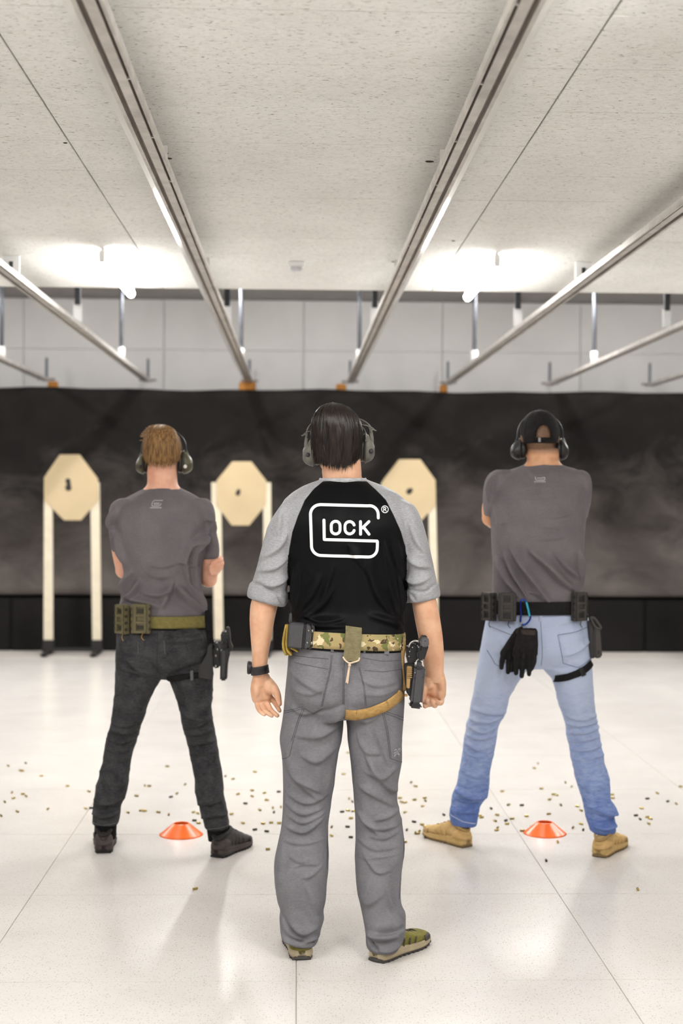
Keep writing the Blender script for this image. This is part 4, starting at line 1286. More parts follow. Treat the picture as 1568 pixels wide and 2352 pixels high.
def side_man(name, label, YC, T, Pv, L, R, SL, SR, arms, head_px, head_s, neck_rows, feet, shirt_folds, trouser_folds, m_trouser, m_skin, tee_crumple=.0016):
    root = empty(name, (pix((T[0][1] + T[0][2]) / 2, 1500, YC)[0], YC, 0))
    tag(root, label, 'person')
    g = Geo()
    hc = pix(head_px[0], head_px[1], YC)
    C = np.array([hc[0], YC + .05, hc[2]])
    P = head_shapes(g, C, head_s, math.radians(-4))
    rows_loft(g, neck_rows, YC)
    rows_loft(g, inset(T[2:], .85), YC); rows_loft(g, inset(Pv, .85), YC)
    rows_loft(g, inset(L[:-2], .55, .55), YC); rows_loft(g, inset(R[:-2], .55, .55), YC)
    rows_loft(g, inset(SL, .74, .72), YC); rows_loft(g, inset(SR, .74, .72), YC)
    for pts, rad in arms:
        g.tube([pix(x, y, YC) + np.array([0, d, 0]) for x, y, d in pts], rad, 14, up=(0, 1, 0))
    for hx, hy, a in feet:
        f0 = pixz(hx, hy - 14, 0); a = math.radians(a)
        d = np.array([math.sin(a), math.cos(a), 0])
        g.tube([f0 + d * .06 + np.array([0, 0, .08]), f0 + d * .06 + np.array([0, 0, .055]), f0 + d * .13 + np.array([0, 0, .035])], [.016, .016, .012])
    bme = remesh(g, 'body', .0042, 3, .5)
    body = new_obj('body', bme, m_skin, root)
    eyes(P, head_s, body)
    g = Geo()
    rows_loft(g, T, YC); rows_loft(g, SL, YC); rows_loft(g, SR, YC)
    sme = remesh(g, 'shirt', .0048, 4, .5)
    co, no = get_cn(sme)
    co = fold(co, no, [(a, b, c * (3.2 if c >= .0035 else 1.5)) for a, b, c in shirt_folds], YC)
    co = crumple(co, no, tee_crumple, 8, (1, 1, .8), 21)
    set_co(sme, co)
    shirt = new_obj('shirt', sme, M_TEE, root)
    g = Geo()
    rows_loft(g, Pv, YC); rows_loft(g, L, YC); rows_loft(g, R, YC)
    y0 = Pv[3][0]
    for cx in (Pv[2][1] * .74 + Pv[2][2] * .26, Pv[2][1] * .26 + Pv[2][2] * .74):
        p = pix(cx, y0 - 4, YC)
        g.ball((p[0], YC - .055, p[2]), (.088, .075, .09))
    tme = remesh(g, 'trousers', .0048, 4, .5)
    co, no = get_cn(tme)
    co = fold(co, no, [(a, b, c * 1.5) for a, b, c in trouser_folds], YC)
    pxy = to_px(co)
    co = crumple(co, no, .0018, 11, (.9, .9, 1.5), 31, np.clip((pxy[:, 1] - y0) / 90, .3, 1))
    set_co(tme, co)
    trousers = new_obj('trousers', tme, m_trouser, root)
    return root, body, shirt, sme, trousers, tme, C

def rib_collar(shirt, cx, cy, hw, YC, m, dy=.036, dep=.062):
    cr = []
    for t in np.linspace(0, 2 * math.pi, 24, endpoint=False):
        p = pix(cx + hw * math.cos(t), cy + (1 if math.sin(t) < 0 else 12 * math.sin(t)), YC)
        cr.append((p[0], YC + dy + dep * math.sin(t), p[2]))
    Geo().tube(cr, .0052, 10, closed=True, flat=1.5).build('collar', m, shirt, True)

# ------------------------------------------------------------------ left man: blond, arms crossed, dark trousers
YL = 6.02
def c4(*p): return [(200 + x / 4.2, 960 + y / 4.2) for x, y in p]
def c5(*p): return [(180 + x / 3.675, 1360 + y / 3.675) for x, y in p]
T = [(1116, 340, 408, .055, .056, .04), (1124, 330, 418, .066, .062, .038), (1131, 316, 432, .078, .072, .032), (1140, 298, 450, .09, .084, .024), (1152, 278, 470, .10, .096, .014), (1168, 266, 482, .112, .108, .006),
     (1195, 263, 482, .118, .118, 0), (1235, 267, 477, .122, .12, 0), (1270, 275, 468, .12, .116, 0), (1305, 284, 463, .114, .108, .002), (1335, 286, 462, .108, .102, .006), (1362, 281, 465, .106, .104, .006), (1388, 272, 470, .108, .112, .002), (1406, 269, 475, .108, .115, 0), (1416, 275, 471, .1, .108, 0)]
Pv = [(1406, 272, 473, .098, .098), (1425, 270, 475, .104, .104), (1450, 268, 478, .108, .112, -.002), (1480, 267, 482, .11, .122, -.006), (1512, 265, 486, .108, .124, -.006), (1540, 264, 489, .098, .10, 0), (1556, 266, 486, .08, .08, 0)]
Lg = [(1515, 265, 388, 0.085, 0.1, -0.004), (1540, 264, 382, 0.086, 0.096, 0.0), (1565, 264, 368, 0.084, 0.088, 0.0), (1605, 263, 343, 0.08, 0.08, 0.0003), (1659, 255, 327, 0.072, 0.07, 0.0049), (1703, 243, 312, 0.066, 0.062, 0.0091), (1754, 234, 300, 0.062, 0.064, 0.0077), (1817, 219, 290, 0.058, 0.064, 0.0008), (1850, 215, 278, 0.055, 0.056, -0.0015), (1870, 213, 276, 0.056, 0.058, -0.0025), (1888, 212, 272, 0.053, 0.054, -0.0036), (1893, 215, 269, 0.045, 0.046, -0.0034)]
Rg = [(1515, 374, 487, 0.085, 0.1, -0.004), (1540, 380, 489, 0.086, 0.096, 0.0), (1565, 391, 489, 0.084, 0.088, 0.0), (1599, 404, 487, 0.08, 0.08, 0.0), (1635, 413, 485, 0.074, 0.072, -0.0049), (1662, 419, 490, 0.07, 0.068, -0.0087), (1708, 431, 497, 0.066, 0.062, -0.0151), (1749, 440, 504, 0.062, 0.064, -0.0249), (1795, 447, 511, 0.058, 0.064, -0.0393), (1823, 450, 513, 0.056, 0.06, -0.0492), (1863, 459, 521, 0.056, 0.058, -0.0608), (1888, 468, 525, 0.055, 0.055, -0.0703), (1900, 472, 524, 0.052, 0.05, -0.076), (1904, 476, 520, 0.044, 0.042, -0.076)]
SL = [(1146, 272, 306, .04, .04), (1158, 256, 306, .058, .058), (1182, 249, 296, .066, .066, .01), (1220, 250, 287, .06, .06, .024), (1262, 258, 284, .054, .05, .036), (1266, 261, 282, .045, .042, .036)]
SR = [(1146, 444, 476, .04, .04), (1158, 448, 487, .058, .058), (1182, 450, 493, .066, .066, .006), (1215, 454, 495, .062, .062, .014), (1245, 457, 503, .058, .056, .022), (1277, 459, 503, .056, .052, .03), (1282, 463, 499, .046, .044, .03)]
arms = [([(275, 1180, .02), (269, 1250, .035), (279, 1312, .07)], [.03, .03, .034]), ([(279, 1312, .07), (330, 1310, .17), (420, 1292, .19), (470, 1286, .14)], [.036, .036, .03, .024]),
        ([(470, 1180, .01), (480, 1270, .03), (478, 1330, .05)], [.034, .041, .036]), ([(478, 1332, .05), (430, 1310, .15), (350, 1280, .20), (310, 1265, .18)], [.036, .036, .03, .026]),
        # fingers of the hand holding the other arm
        ([(470, 1279, .12), (499, 1281, .07), (507, 1286, .02), (486, 1292, -.024)], [.014, .0105, .0095, .0078]), ([(470, 1289, .12), (502, 1291, .07), (508, 1296, .02), (483, 1301, -.026)], [.014, .0105, .0095, .0078]),
        ([(470, 1299, .12), (501, 1301, .07), (506, 1305, .02), (482, 1310, -.025)], [.014, .0105, .0092, .0076]), ([(470, 1308, .12), (497, 1311, .07), (500, 1314, .02), (485, 1318, -.018)], [.013, .010, .0085, .007])]
sfL = [(c4((1100, 1170), (1000, 1260), (960, 1400), (990, 1600)), 8, .004), (c4((1150, 1120), (1080, 1230), (1040, 1420), (1060, 1640)), 7, .004), (c4((1190, 1080), (1110, 1180), (1090, 1300)), 7, .005), (c4((880, 1620), (980, 1740), (1130, 1860)), 10, .006), (c4((1000, 1600), (1070, 1720), (1150, 1850)), 8, .005),
       (c4((440, 1480), (380, 1620), (300, 1740)), 10, .006), (c4((520, 1560), (460, 1680), (360, 1770)), 9, .005), (c4((260, 1080), (300, 1200), (370, 1400)), 7, .005), (c4((640, 1410), (760, 1420), (880, 1390)), 9, .003), (c4((620, 1500), (720, 1520), (860, 1500)), 10, .003),
       (c4((560, 1680), (700, 1700), (840, 1660)), 10, .004), (c4((400, 1740), (560, 1770), (720, 1800)), 9, .004), (c4((640, 910), (760, 900), (860, 870)), 10, .002), (c4((260, 900), (240, 1000), (240, 1100)), 6, .004), (c4((1210, 900), (1200, 1010), (1240, 1110)), 6, .004), (c4((850, 1560), (800, 1700), (740, 1820)), 10, .004)]
tfL = [(c5((380, 500), (560, 540), (660, 545)), 8, -.004), (c5((430, 530), (540, 620), (690, 660)), 9, .006), (c5((330, 590), (440, 640), (640, 690)), 8, .005), (c5((350, 670), (470, 680), (600, 690)), 7, -.004), (c5((720, 540), (880, 560), (1080, 510)), 9, .005), (c5((700, 640), (850, 600), (1040, 560)), 10, .005), (c5((780, 690), (900, 640), (1030, 590)), 6, -.005), (c5((560, 300), (760, 330), (1050, 300)), 7, .003), (c5((660, 370), (860, 350), (1060, 330)), 6, .003),
       (c5((290, 1080), (400, 1110), (540, 1060)), 7, .005), (c5((280, 1150), (390, 1170), (520, 1160)), 6, .005), (c5((270, 1230), (360, 1250), (480, 1230)), 6, .005), (c5((330, 950), (450, 990), (560, 980)), 8, .004), (c5((230, 1310), (340, 1330), (450, 1320)), 6, .004), (c5((210, 1400), (320, 1410), (440, 1400)), 6, .003),
       (c5((840, 950), (960, 1040), (1120, 1060)), 7, .005), (c5((890, 1100), (1000, 1110), (1130, 1060)), 7, .005), (c5((900, 1190), (1030, 1170), (1150, 1150)), 6, .005), (c5((930, 1280), (1040, 1250), (1160, 1240)), 6, .005), (c5((950, 1360), (1060, 1330), (1180, 1330)), 6, .004), (c5((1000, 1040), (1080, 950), (1120, 900)), 7, .004),
       (c5((140, 1740), (240, 1760), (380, 1740)), 7, .005), (c5((130, 1850), (220, 1870), (350, 1850)), 6, .007), (c5((130, 1800), (230, 1830), (330, 1800)), 5, -.006), (c5((1010, 1760), (1120, 1740), (1220, 1720)), 7, .005), (c5((1040, 1870), (1140, 1840), (1250, 1840)), 6, .006), (c5((1060, 1930), (1150, 1900), (1260, 1910)), 5, -.005), (c5((200, 1560), (280, 1600), (400, 1600)), 9, .003)]
M_DARKTROUSER = cloth('charcoal_trouser_cloth', rgb(40, 40, 42), rgb(72, 72, 74), .85, 700, .2, 22, 240, wr=(40, .2, .004, (1, 1, 1.8)))
mL, bodyL, shirtL, smeL, trL, tmeL, CL = side_man('person', 'blond man with crossed arms, grey T-shirt, charcoal trousers and an olive belt', YL, T, Pv, Lg, Rg, SL, SR, arms, (370, 1040), .98,
    [(1062, 340, 405, .05, .052, .044), (1085, 338, 406, .052, .056, .038), (1110, 338, 408, .054, .058, .036), (1122, 330, 416, .058, .06, .034), (1140, 305, 440, .07, .068, .028)],
    [(238, 1960, -8), (494, 1970, 24)], sfL, tfL, M_DARKTROUSER, M_SKIN2)
rib_collar(shirtL, 373, 1125, 38, YL, M_TEE)
# hair
M_HAIR2 = hair_mat('hair_blond', rgb(92, 64, 34), rgb(160, 122, 74), .55)
hg = hair_mesh((CL[0], CL[1] - .006, CL[2] + .004), .0735, .096, .106, -.056, -.028, .03, 2000, .10, .0024, 11, crown=(-.004, -.01), lift=.010, ragged=.008, neck=.2)
rnd = np.random.RandomState(4)
for k in range(260):   # the swept tuft on top
    a = rnd.uniform(-.068, .055); b = rnd.uniform(-.05, .06)
    z = CL[2] + .004 + .106 * math.sqrt(max(.05, 1 - (a / .078) ** 2 - (b / .1) ** 2))
    p0 = np.array([CL[0] + a, CL[1] + b, z - .004])
    p2 = p0 + np.array([-.02 - .012 * rnd.rand(), -.012 + .02 * rnd.rand(), .010 + .008 * rnd.rand() * (1.3 if a < -.02 else .5)])
    hg.tube([p0, (p0 + p2) / 2 + np.array([0, 0, .008]), p2], [.0022, .002, .0006], 5, round_end=False)
raw_build(hg, 'hair', M_HAIR2, mL)
# little print under the collar
bvL = bvh_of(smeL)
M_PRINT2 = simple('pale_grey_print', rgb(176, 174, 176), .7)
pg = Geo()
strip(pg, bvL, c4((745, 797), (668, 797), (653, 808), (645, 838), (652, 850), (715, 850), (730, 838), (733, 826)), 1.7, YL, .0016, 3, 1.5)
for i, x in enumerate((670, 684, 698, 712)):
    strip(pg, bvL, c4((x, 820), (x - 2, 836)), 1.7, YL, .0016, 3, 1.0)
    strip(pg, bvL, c4((x, 820), (x + 8, 821)), 1.2, YL, .0016, 3, 1.0); strip(pg, bvL, c4((x - 2, 836), (x + 6, 837)), 1.2, YL, .0016, 3, 1.0)
for i in range(10):
    x = 636 + i * 10.8
    strip(pg, bvL, c4((x, 861), (x - 1, 872)), 1.2, YL, .0016, 3, 1.0); strip(pg, bvL, c4((x, 862), (x + 5, 862)), 1.1, YL, .0016, 3, 1.0); strip(pg, bvL, c4((x, 867), (x + 5, 867)), .9, YL, .0016, 3, 1.0)
raw_build(pg, 'collar_print', M_PRINT2, shirtL, 'stuff')
# belt
M_OLIVEBELT = cloth('olive_belt_webbing', rgb(106, 98, 56), rgb(130, 120, 72), .85, 500, .25, 50)
beltL = band([(1411, 268, 477, .109, .116, 0, 1), (1416, 267, 478, .109, .117, 0, 1), (1432, 267, 478, .109, .117, 0, 1), (1438, 268, 477, .109, .116, 0, 1)], YL, .005).build('belt', M_OLIVEBELT, mL, True)
band([(1425, 268, 477, .109, .113, 0, 1), (1442, 268, 478, .109, .114, 0, 1)], YL, .003).build('inner_belt', M_BLACKWEB, beltL, True)
# pockets
bvtL = bvh_of(tmeL)
M_STITCH2 = simple('charcoal_seam', rgb(34, 34, 36), .9); M_STITCH3 = simple('worn_seam', rgb(92, 92, 94), .9)
sg = Geo()
for pts in (((765, 402), (900, 400), (1050, 378)), ((765, 414), (900, 412), (1050, 390)), ((765, 400), (768, 430)), ((930, 430), (940, 462)), ((380, 420), (388, 470)), ((525, 400), (528, 480)), ((690, 300), (692, 420), (688, 560), (690, 640))):
    strip(sg, bvtL, c5(*pts), 1.4, YL, .001, 3, 2)
raw_build(sg, 'pocket_seams', M_STITCH2, trL, 'stuff')
sg = Geo()
for pts in (((120, 1925), (220, 1945), (335, 1930)), ((1065, 1955), (1160, 1935), (1265, 1925)), ((745, 390), (755, 490)), ((528, 400), (532, 490))):
    strip(sg, bvtL, c5(*pts), 1.3, YL, .001, 3, 2)
raw_build(sg, 'worn_seams', M_STITCH3, trL, 'stuff')
# shoes with dark socks
M_SHOEB = simple('black_brown_upper', rgb(48, 43, 42), .65, 0, .4, .15, 50, .3, 200)
M_SHOEB2 = simple('brown_black_sole', rgb(64, 56, 54), .7, 0, .4, .15, 40, .3, 90)
M_SHOEB3 = simple('black_rubber', rgb(30, 28, 28), .7, 0, .4, .1, 60)
shoe(mL, (238, 1961), -6, M_SHOEB, M_SHOEB2, M_SHOEB3, .275, .108, M_SHOEB3, M_SHOEB2, .009)
shoe(mL, (496, 1971), 26, M_SHOEB, M_SHOEB2, M_SHOEB3, .275, .108, M_SHOEB3, M_SHOEB2, .009)
M_SOCK = cloth('black_sock', rgb(14, 14, 15), rgb(22, 22, 23), .9)
for rows in ([(1870, 219, 267, .045, .045, 0), (1895, 217, 268, .046, .046, 0), (1925, 217, 266, .044, .042, 0)], [(1880, 476, 518, .045, .042, -.07), (1905, 475, 523, .046, .044, -.075), (1930, 478, 524, .044, .04, -.075)]):
    g = Geo(); rows_loft(g, rows, YL, 24); g.build('sock', M_SOCK, mL, True)

# ------------------------------------------------------------------ right man: black cap, arms crossed, blue jeans
YR = 6.05
def c6(*p): return [(1060 + x / 4.2, 920 + y / 4.2) for x, y in p]
def c7(*p): return [(980 + x / 3.136, 1340 + y / 3.136) for x, y in p]
T = [(1064, 1210, 1284, .056, .056, .04), (1071, 1198, 1297, .07, .066, .036), (1077, 1178, 1318, .084, .08, .03), (1084, 1156, 1336, .096, .094, .022), (1094, 1140, 1346, .106, .104, .014), (1112, 1130, 1350, .118, .116, .006),
     (1145, 1126, 1348, .126, .126, 0), (1185, 1126, 1344, .13, .13, 0), (1220, 1128, 1341, .128, .126, 0), (1260, 1130, 1340, .122, .12, 0), (1300, 1132, 1338, .116, .114, .002), (1340, 1131, 1338, .112, .112, .002), (1368, 1132, 1337, .112, .114, 0), (1382, 1138, 1332, .108, .112, 0), (1392, 1146, 1324, .098, .104, 0)]
Pv = [(1384, 1128, 1342, .10, .10), (1408, 1120, 1348, .106, .106), (1432, 1114, 1352, .11, .114, -.002), (1468, 1107, 1355, .112, .124, -.006), (1495, 1103, 1356, .11, .124, -.006), (1518, 1100, 1357, .098, .10, 0), (1532, 1100, 1356, .08, .08, 0)]
Lg = [(1490, 1103, 1238, 0.088, 0.1, -0.004), (1515, 1100, 1233, 0.088, 0.096, 0.0), (1540, 1096, 1207, 0.086, 0.09, 0.0), (1595, 1087, 1171, 0.08, 0.08, 0.0115), (1640, 1078, 1158, 0.074, 0.07, 0.0208), (1665, 1072, 1144, 0.07, 0.068, 0.026), (1700, 1066, 1138, 0.068, 0.064, 0.0333), (1748, 1060, 1130, 0.066, 0.066, 0.0373), (1793, 1051, 1122, 0.062, 0.066, 0.0387), (1828, 1040, 1117, 0.062, 0.064, 0.04), (1848, 1037, 1102, 0.058, 0.058, 0.0422), (1872, 1033, 1096, 0.058, 0.056, 0.0432), (1892, 1036, 1093, 0.052, 0.05, 0.0453), (1896, 1040, 1090, 0.042, 0.042, 0.0462)]
Rg = [(1490, 1226, 1356, 0.088, 0.1, -0.004), (1515, 1232, 1357, 0.088, 0.096, 0.0), (1540, 1250, 1358, 0.086, 0.09, 0.0), (1566, 1269, 1359, 0.082, 0.084, -0.0042), (1614, 1283, 1363, 0.078, 0.076, -0.012), (1646, 1292, 1367, 0.074, 0.07, -0.0172), (1691, 1303, 1377, 0.07, 0.066, -0.0245), (1739, 1311, 1385, 0.066, 0.066, -0.0403), (1796, 1325, 1398, 0.062, 0.066, -0.0595), (1837, 1338, 1402, 0.06, 0.062, -0.0742), (1857, 1343, 1414, 0.064, 0.074, -0.0814), (1876, 1347, 1411, 0.06, 0.07, -0.0885), (1904, 1354, 1414, 0.056, 0.066, -0.097), (1912, 1360, 1410, 0.046, 0.056, -0.1)]
SL = [(1080, 1138, 1172, .04, .04), (1092, 1122, 1172, .06, .06), (1115, 1113, 1160, .07, .068, .006), (1150, 1110, 1150, .066, .064, .02), (1180, 1111, 1140, .058, .054, .036), (1185, 1114, 1138, .046, .044, .036)]
SR = [(1080, 1302, 1340, .04, .04), (1090, 1304, 1353, .06, .06), (1115, 1310, 1358, .07, .068, .006), (1150, 1316, 1354, .066, .064, .016), (1184, 1320, 1347, .058, .054, .03), (1189, 1323, 1344, .046, .044, .03)]
arms = [([(1140, 1110, .02), (1126, 1160, .04), (1129, 1192, .06)], [.03, .03, .034]), ([(1129, 1190, .06), (1160, 1200, .18), (1230, 1190, .21), (1300, 1180, .17)], [.036, .038, .032, .026]),
        ([(1330, 1110, .02), (1332, 1160, .04), (1322, 1205, .07)], [.03, .03, .03]), ([(1322, 1205, .07), (1290, 1215, .17), (1230, 1200, .2), (1180, 1185, .18)], [.038, .038, .032, .026])]
sfR = [(c6((440, 1430), (560, 1620), (690, 1800), (800, 1930)), 9, .006), (c6((620, 1450), (780, 1590), (900, 1720), (1030, 1820)), 11, .007), (c6((320, 1530), (400, 1700), (500, 1870)), 7, .006), (c6((380, 1480), (470, 1680), (580, 1880)), 6, .005), (c6((860, 1480), (980, 1620), (1100, 1700)), 10, .004),
       (c6((540, 860), (680, 850), (860, 860)), 8, .0025), (c6((500, 930), (700, 940), (900, 910)), 8, .0025), (c6((720, 1110), (860, 1120), (1000, 1090)), 7, .003), (c6((680, 1210), (830, 1210), (1000, 1190)), 8, .002), (c6((680, 1330), (820, 1320), (960, 1310)), 9, .002), (c6((620, 680), (690, 740), (800, 720)), 7, .003),
       (c6((1100, 1450), (1140, 1600), (1160, 1780)), 6, .004), (c6((300, 720), (260, 830), (250, 960)), 6, .004), (c6((300, 1000), (340, 1150), (330, 1350)), 9, .003), (c6((600, 1830), (680, 1850), (740, 1900)), 7, .004)]
tfR = [(c7((320, 900), (430, 920), (560, 930)), 6, .005), (c7((300, 970), (400, 990), (540, 960)), 6, .006), (c7((300, 1030), (400, 1060), (510, 1010)), 6, .005), (c7((280, 1090), (380, 1110), (490, 1090)), 6, .005), (c7((270, 1150), (370, 1190), (480, 1150)), 6, .005), (c7((265, 1210), (370, 1240), (470, 1200)), 6, .003),
       (c7((970, 930), (1080, 960), (1210, 940)), 6, .005), (c7((990, 1000), (1100, 1000), (1220, 980)), 6, .005), (c7((1010, 1060), (1120, 1050), (1235, 1020)), 6, .005), (c7((1020, 1120), (1130, 1100), (1240, 1080)), 6, .005), (c7((1030, 1180), (1140, 1170), (1250, 1140)), 6, .005), (c7((1040, 1250), (1140, 1230), (1260, 1210)), 6, .003),
       (c7((200, 1490), (300, 1530), (430, 1540)), 7, .008), (c7((190, 1570), (280, 1600), (380, 1580)), 5, -.007), (c7((180, 1640), (260, 1640), (370, 1650)), 6, .005), (c7((1120, 1560), (1220, 1600), (1340, 1620)), 7, .008), (c7((1140, 1650), (1240, 1670), (1350, 1640)), 5, -.007), (c7((1160, 1700), (1250, 1710), (1350, 1690)), 6, .005),
       (c7((960, 500), (1060, 460), (1160, 400)), 7, .004), (c7((860, 590), (960, 600), (1100, 580)), 7, -.004), (c7((420, 520), (520, 560), (600, 540)), 8, .003), (c7((230, 1330), (330, 1380), (440, 1360)), 9, .003), (c7((1060, 1400), (1160, 1440), (1300, 1380)), 9, .003)]
def denim():
    N = Nodes('washed_denim')
    v = N.coord()
    sep = N.n('ShaderNodeSeparateXYZ'); N.l(v, sep.inputs[0])
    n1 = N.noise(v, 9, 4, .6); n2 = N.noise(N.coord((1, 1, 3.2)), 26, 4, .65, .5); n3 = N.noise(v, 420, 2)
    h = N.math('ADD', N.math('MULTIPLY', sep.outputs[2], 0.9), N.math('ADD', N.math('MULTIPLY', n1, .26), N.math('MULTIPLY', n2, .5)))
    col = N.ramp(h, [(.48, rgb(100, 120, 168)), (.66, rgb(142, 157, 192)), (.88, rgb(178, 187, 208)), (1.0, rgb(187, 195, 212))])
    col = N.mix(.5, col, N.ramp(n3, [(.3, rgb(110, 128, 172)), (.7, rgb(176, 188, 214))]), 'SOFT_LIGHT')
    m = N.base(col, .88, 0, .15)
    N.bump(N.noise(N.coord((1, 1, 1.8)), 34, 4, .6, 1.0), .3, .005)
    return m
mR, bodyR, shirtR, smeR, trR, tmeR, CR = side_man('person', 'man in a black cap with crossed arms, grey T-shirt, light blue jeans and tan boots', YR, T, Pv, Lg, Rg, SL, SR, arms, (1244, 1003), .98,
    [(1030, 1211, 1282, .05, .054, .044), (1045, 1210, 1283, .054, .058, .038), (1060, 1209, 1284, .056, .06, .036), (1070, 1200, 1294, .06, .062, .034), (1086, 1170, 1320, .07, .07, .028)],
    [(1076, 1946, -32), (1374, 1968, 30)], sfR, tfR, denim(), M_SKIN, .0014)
# shaved hair shows as a darker shadow on the scalp
bco, _ = get_cn(bodyR.data)
bpx = to_px(bco)
fattr(bodyR.data, 'stubble', np.clip((1046 - bpx[:, 1]) / 16, 0, 1) * (bco[:, 1] < CR[1] + .05))
def skin_stubble():
    N = Nodes('skin_with_stubble')
    v = N.coord()
    at = N.n('ShaderNodeAttribute', attribute_name='stubble')
    s = N.ramp(N.noise(v, 22, 5, .6), [(.3, rgb(206, 150, 112)), (.7, rgb(226, 176, 138))])
    f = N.math('MULTIPLY', at.outputs['Fac'], N.math('ADD', N.noise(v, 500, 2), .3))
    m = N.base(N.mix(f, s, rgb(62, 48, 40)), .5, 0, .35)
    N.b.inputs['Subsurface Weight'].default_value = .1
    N.b.inputs['Subsurface Radius'].default_value = (.012, .005, .003)
    return m
bodyR.data.materials.clear(); bodyR.data.materials.append(skin_stubble())
rib_collar(shirtR, 1247, 1072, 42, YR, M_TEE)
bvR = bvh_of(smeR)
pg = Geo()
strip(pg, bvR, c6((676, 742), (676, 762), (684, 772), (752, 773), (762, 764), (762, 746), (750, 742)), 1.6, YR, .0016, 3, 1.5)
for x in (694, 706, 718, 730, 742):
    strip(pg, bvR, c6((x, 745), (x, 756)), 1.5, YR, .0016, 3, 1.0)
for i in range(10):
    x = 664 + i * 10.8
    strip(pg, bvR, c6((x, 783), (x, 793)), 1.2, YR, .0016, 3, 1.0); strip(pg, bvR, c6((x, 783), (x + 5, 784)), 1.1, YR, .0016, 3, 1.0)
raw_build(pg, 'collar_print', M_PRINT2, shirtR, 'stuff')
# cap with its back opening, strap and peak
M_CAP = cloth('black_cap_cotton', rgb(26, 25, 26), rgb(38, 36, 36), .85, 500, .25, 40)
cc = np.array([CR[0], CR[1] + .004, CR[2] + .012]); ca, cb, ch = .080, .101, .104
vs, fs = [], []
nt, nz = 72, 22
idx = {}
def cap_pt(t, u, e=0.0):
    z = -.040 + (ch + .040) * u
    zz = max(0.0, z / ch)
    r = math.sqrt(max(0, 1 - zz ** 2.4))
    if z < 0: r = 1 - .10 * (-z / .04)
    return cc + np.array([(ca + e) * r * math.cos(t), (cb + e) * r * math.sin(t), z + (e if u > .9 else 0)])
for i in range(nt):
    for j in range(nz):
        idx[i, j] = len(vs); vs.append(cap_pt(2 * math.pi * i / nt, j / (nz - 1)))
for i in range(nt):
    for j in range(nz - 1):
        ta = 2 * math.pi * (i + .5) / nt; ang = (ta + math.pi / 2 + math.pi) % (2 * math.pi) - math.pi
        zc = (j + .5) / (nz - 1)
        if (ang * .085 / .036) ** 2 + (max(0, zc - .20) * .144 / .052) ** 2 < 1 and zc > .10: continue
        i2 = (i + 1) % nt
        fs.append((idx[i, j], idx[i2, j], idx[i2, j + 1], idx[i, j + 1]))
g = Geo().add(vs, fs)
cap = raw_build(g, 'cap', M_CAP, mR)
md = cap.modifiers.new('t', 'SOLIDIFY'); md.thickness = .003; md.offset = 1
# strap with a pale slider
g = Geo()
g.loft([[cap_pt(math.radians(-90 + a), z, e) for z, e in ((.02, .001), (.02, .005), (.16, .005), (.16, .001))] for a in np.linspace(-32, 32, 20)])
g.build('cap_strap', M_BLACKWEB, cap)
g = Geo(); g.loft([[cap_pt(math.radians(-90 + a), z, e) for z, e in ((.03, .004), (.03, .0075), (.15, .0075), (.15, .004))] for a in np.linspace(-16, -9, 4)])
g.build('strap_slider', simple('grey_slider', rgb(150, 150, 150), .5), cap)
Geo().ball(cc + np.array([0, 0, ch + .002]), (.008, .008, .005)).build('cap_button', M_CAP, cap, True)
g = Geo()
for k in range(6):
    t = math.radians(30 + 60 * k - 90 + 30)
    if abs((math.degrees(t) + 90 + 180) % 360 - 180) < 5: zs = np.linspace(.62, .98, 8)
    else: zs = np.linspace(.05, .98, 14)
    g.tube([cap_pt(t, z, .003) for z in zs], .0014, 5)
# rolled edge of the opening
g.tube([cap_pt(math.radians(-90 + math.degrees(.036 / .085 * math.cos(q))), .20 + .052 / .144 * math.sin(q), .003) for q in np.linspace(0, math.pi, 14)], .0032, 6)
g.build('cap_seams', M_BLACKWEB, cap, True)
g = Geo(); rows = []
for a in np.linspace(-62, 62, 15):
    t = math.radians(90 + a)
    inn = cap_pt(t, .04, .001)
    rows.append([inn, inn + np.array([math.cos(t) * .01, .075 * math.cos(math.radians(a)) ** .6, -.018]), inn + np.array([math.cos(t) * .01, .075 * math.cos(math.radians(a)) ** .6, -.022]), inn + np.array([0, 0, -.005])])
g.loft(rows); g.build('cap_peak', M_CAP, cap)
# belt
beltR = band([(1378, 1132, 1338, .111, .114), (1383, 1131, 1339, .111, .116), (1402, 1126, 1343, .111, .116), (1408, 1126, 1344, .111, .115)], YR, .006).build('belt', M_BLACKWEB, mR, True)
# jeans seams and pockets
bvtR = bvh_of(tmeR)
M_SEAM = simple('denim_seam', rgb(96, 108, 140), .9); M_SEAMLT = simple('pale_denim_seam', rgb(176, 184, 206), .9)
sg = Geo(); sl = Geo()
for pts in (((905, 355), (925, 460), (950, 555), (1060, 590), (1165, 530)), ((905, 352), (1040, 330), (1160, 300)), ((785, 235), (790, 400), (795, 570)), ((440, 300), (560, 345), (600, 355)), ((420, 470), (470, 560), (520, 590))):
    strip(sg, bvtR, c7(*pts), 1.4, YR, .001, 3, 2)
for pts in (((912, 362), (1040, 340), (1160, 312)), ((918, 370), (938, 470), (962, 550)), ((800, 300), (900, 290), (1040, 268)), ((440, 310), (560, 356)), ((170, 1672), (260, 1712), (350, 1732)), ((1180, 1796), (1270, 1788), (1355, 1766))):
    strip(sl, bvtR, c7(*pts), 2.2, YR, .001, 3, 2)
raw_build(sg, 'pocket_seams', M_SEAM, trR, 'stuff'); raw_build(sl, 'pale_seams', M_SEAMLT, trR, 'stuff')
p = pix(1231, 1411, YR); hit = bvtR.ray_cast(Vector((p[0], 5, p[2])), Vector((0, 1, 0)), 2)
Geo().box((p[0], hit[0].y - .004, p[2]), (.016, .008, .045), .002).build('belt_loop', M_SEAMLT, trR)
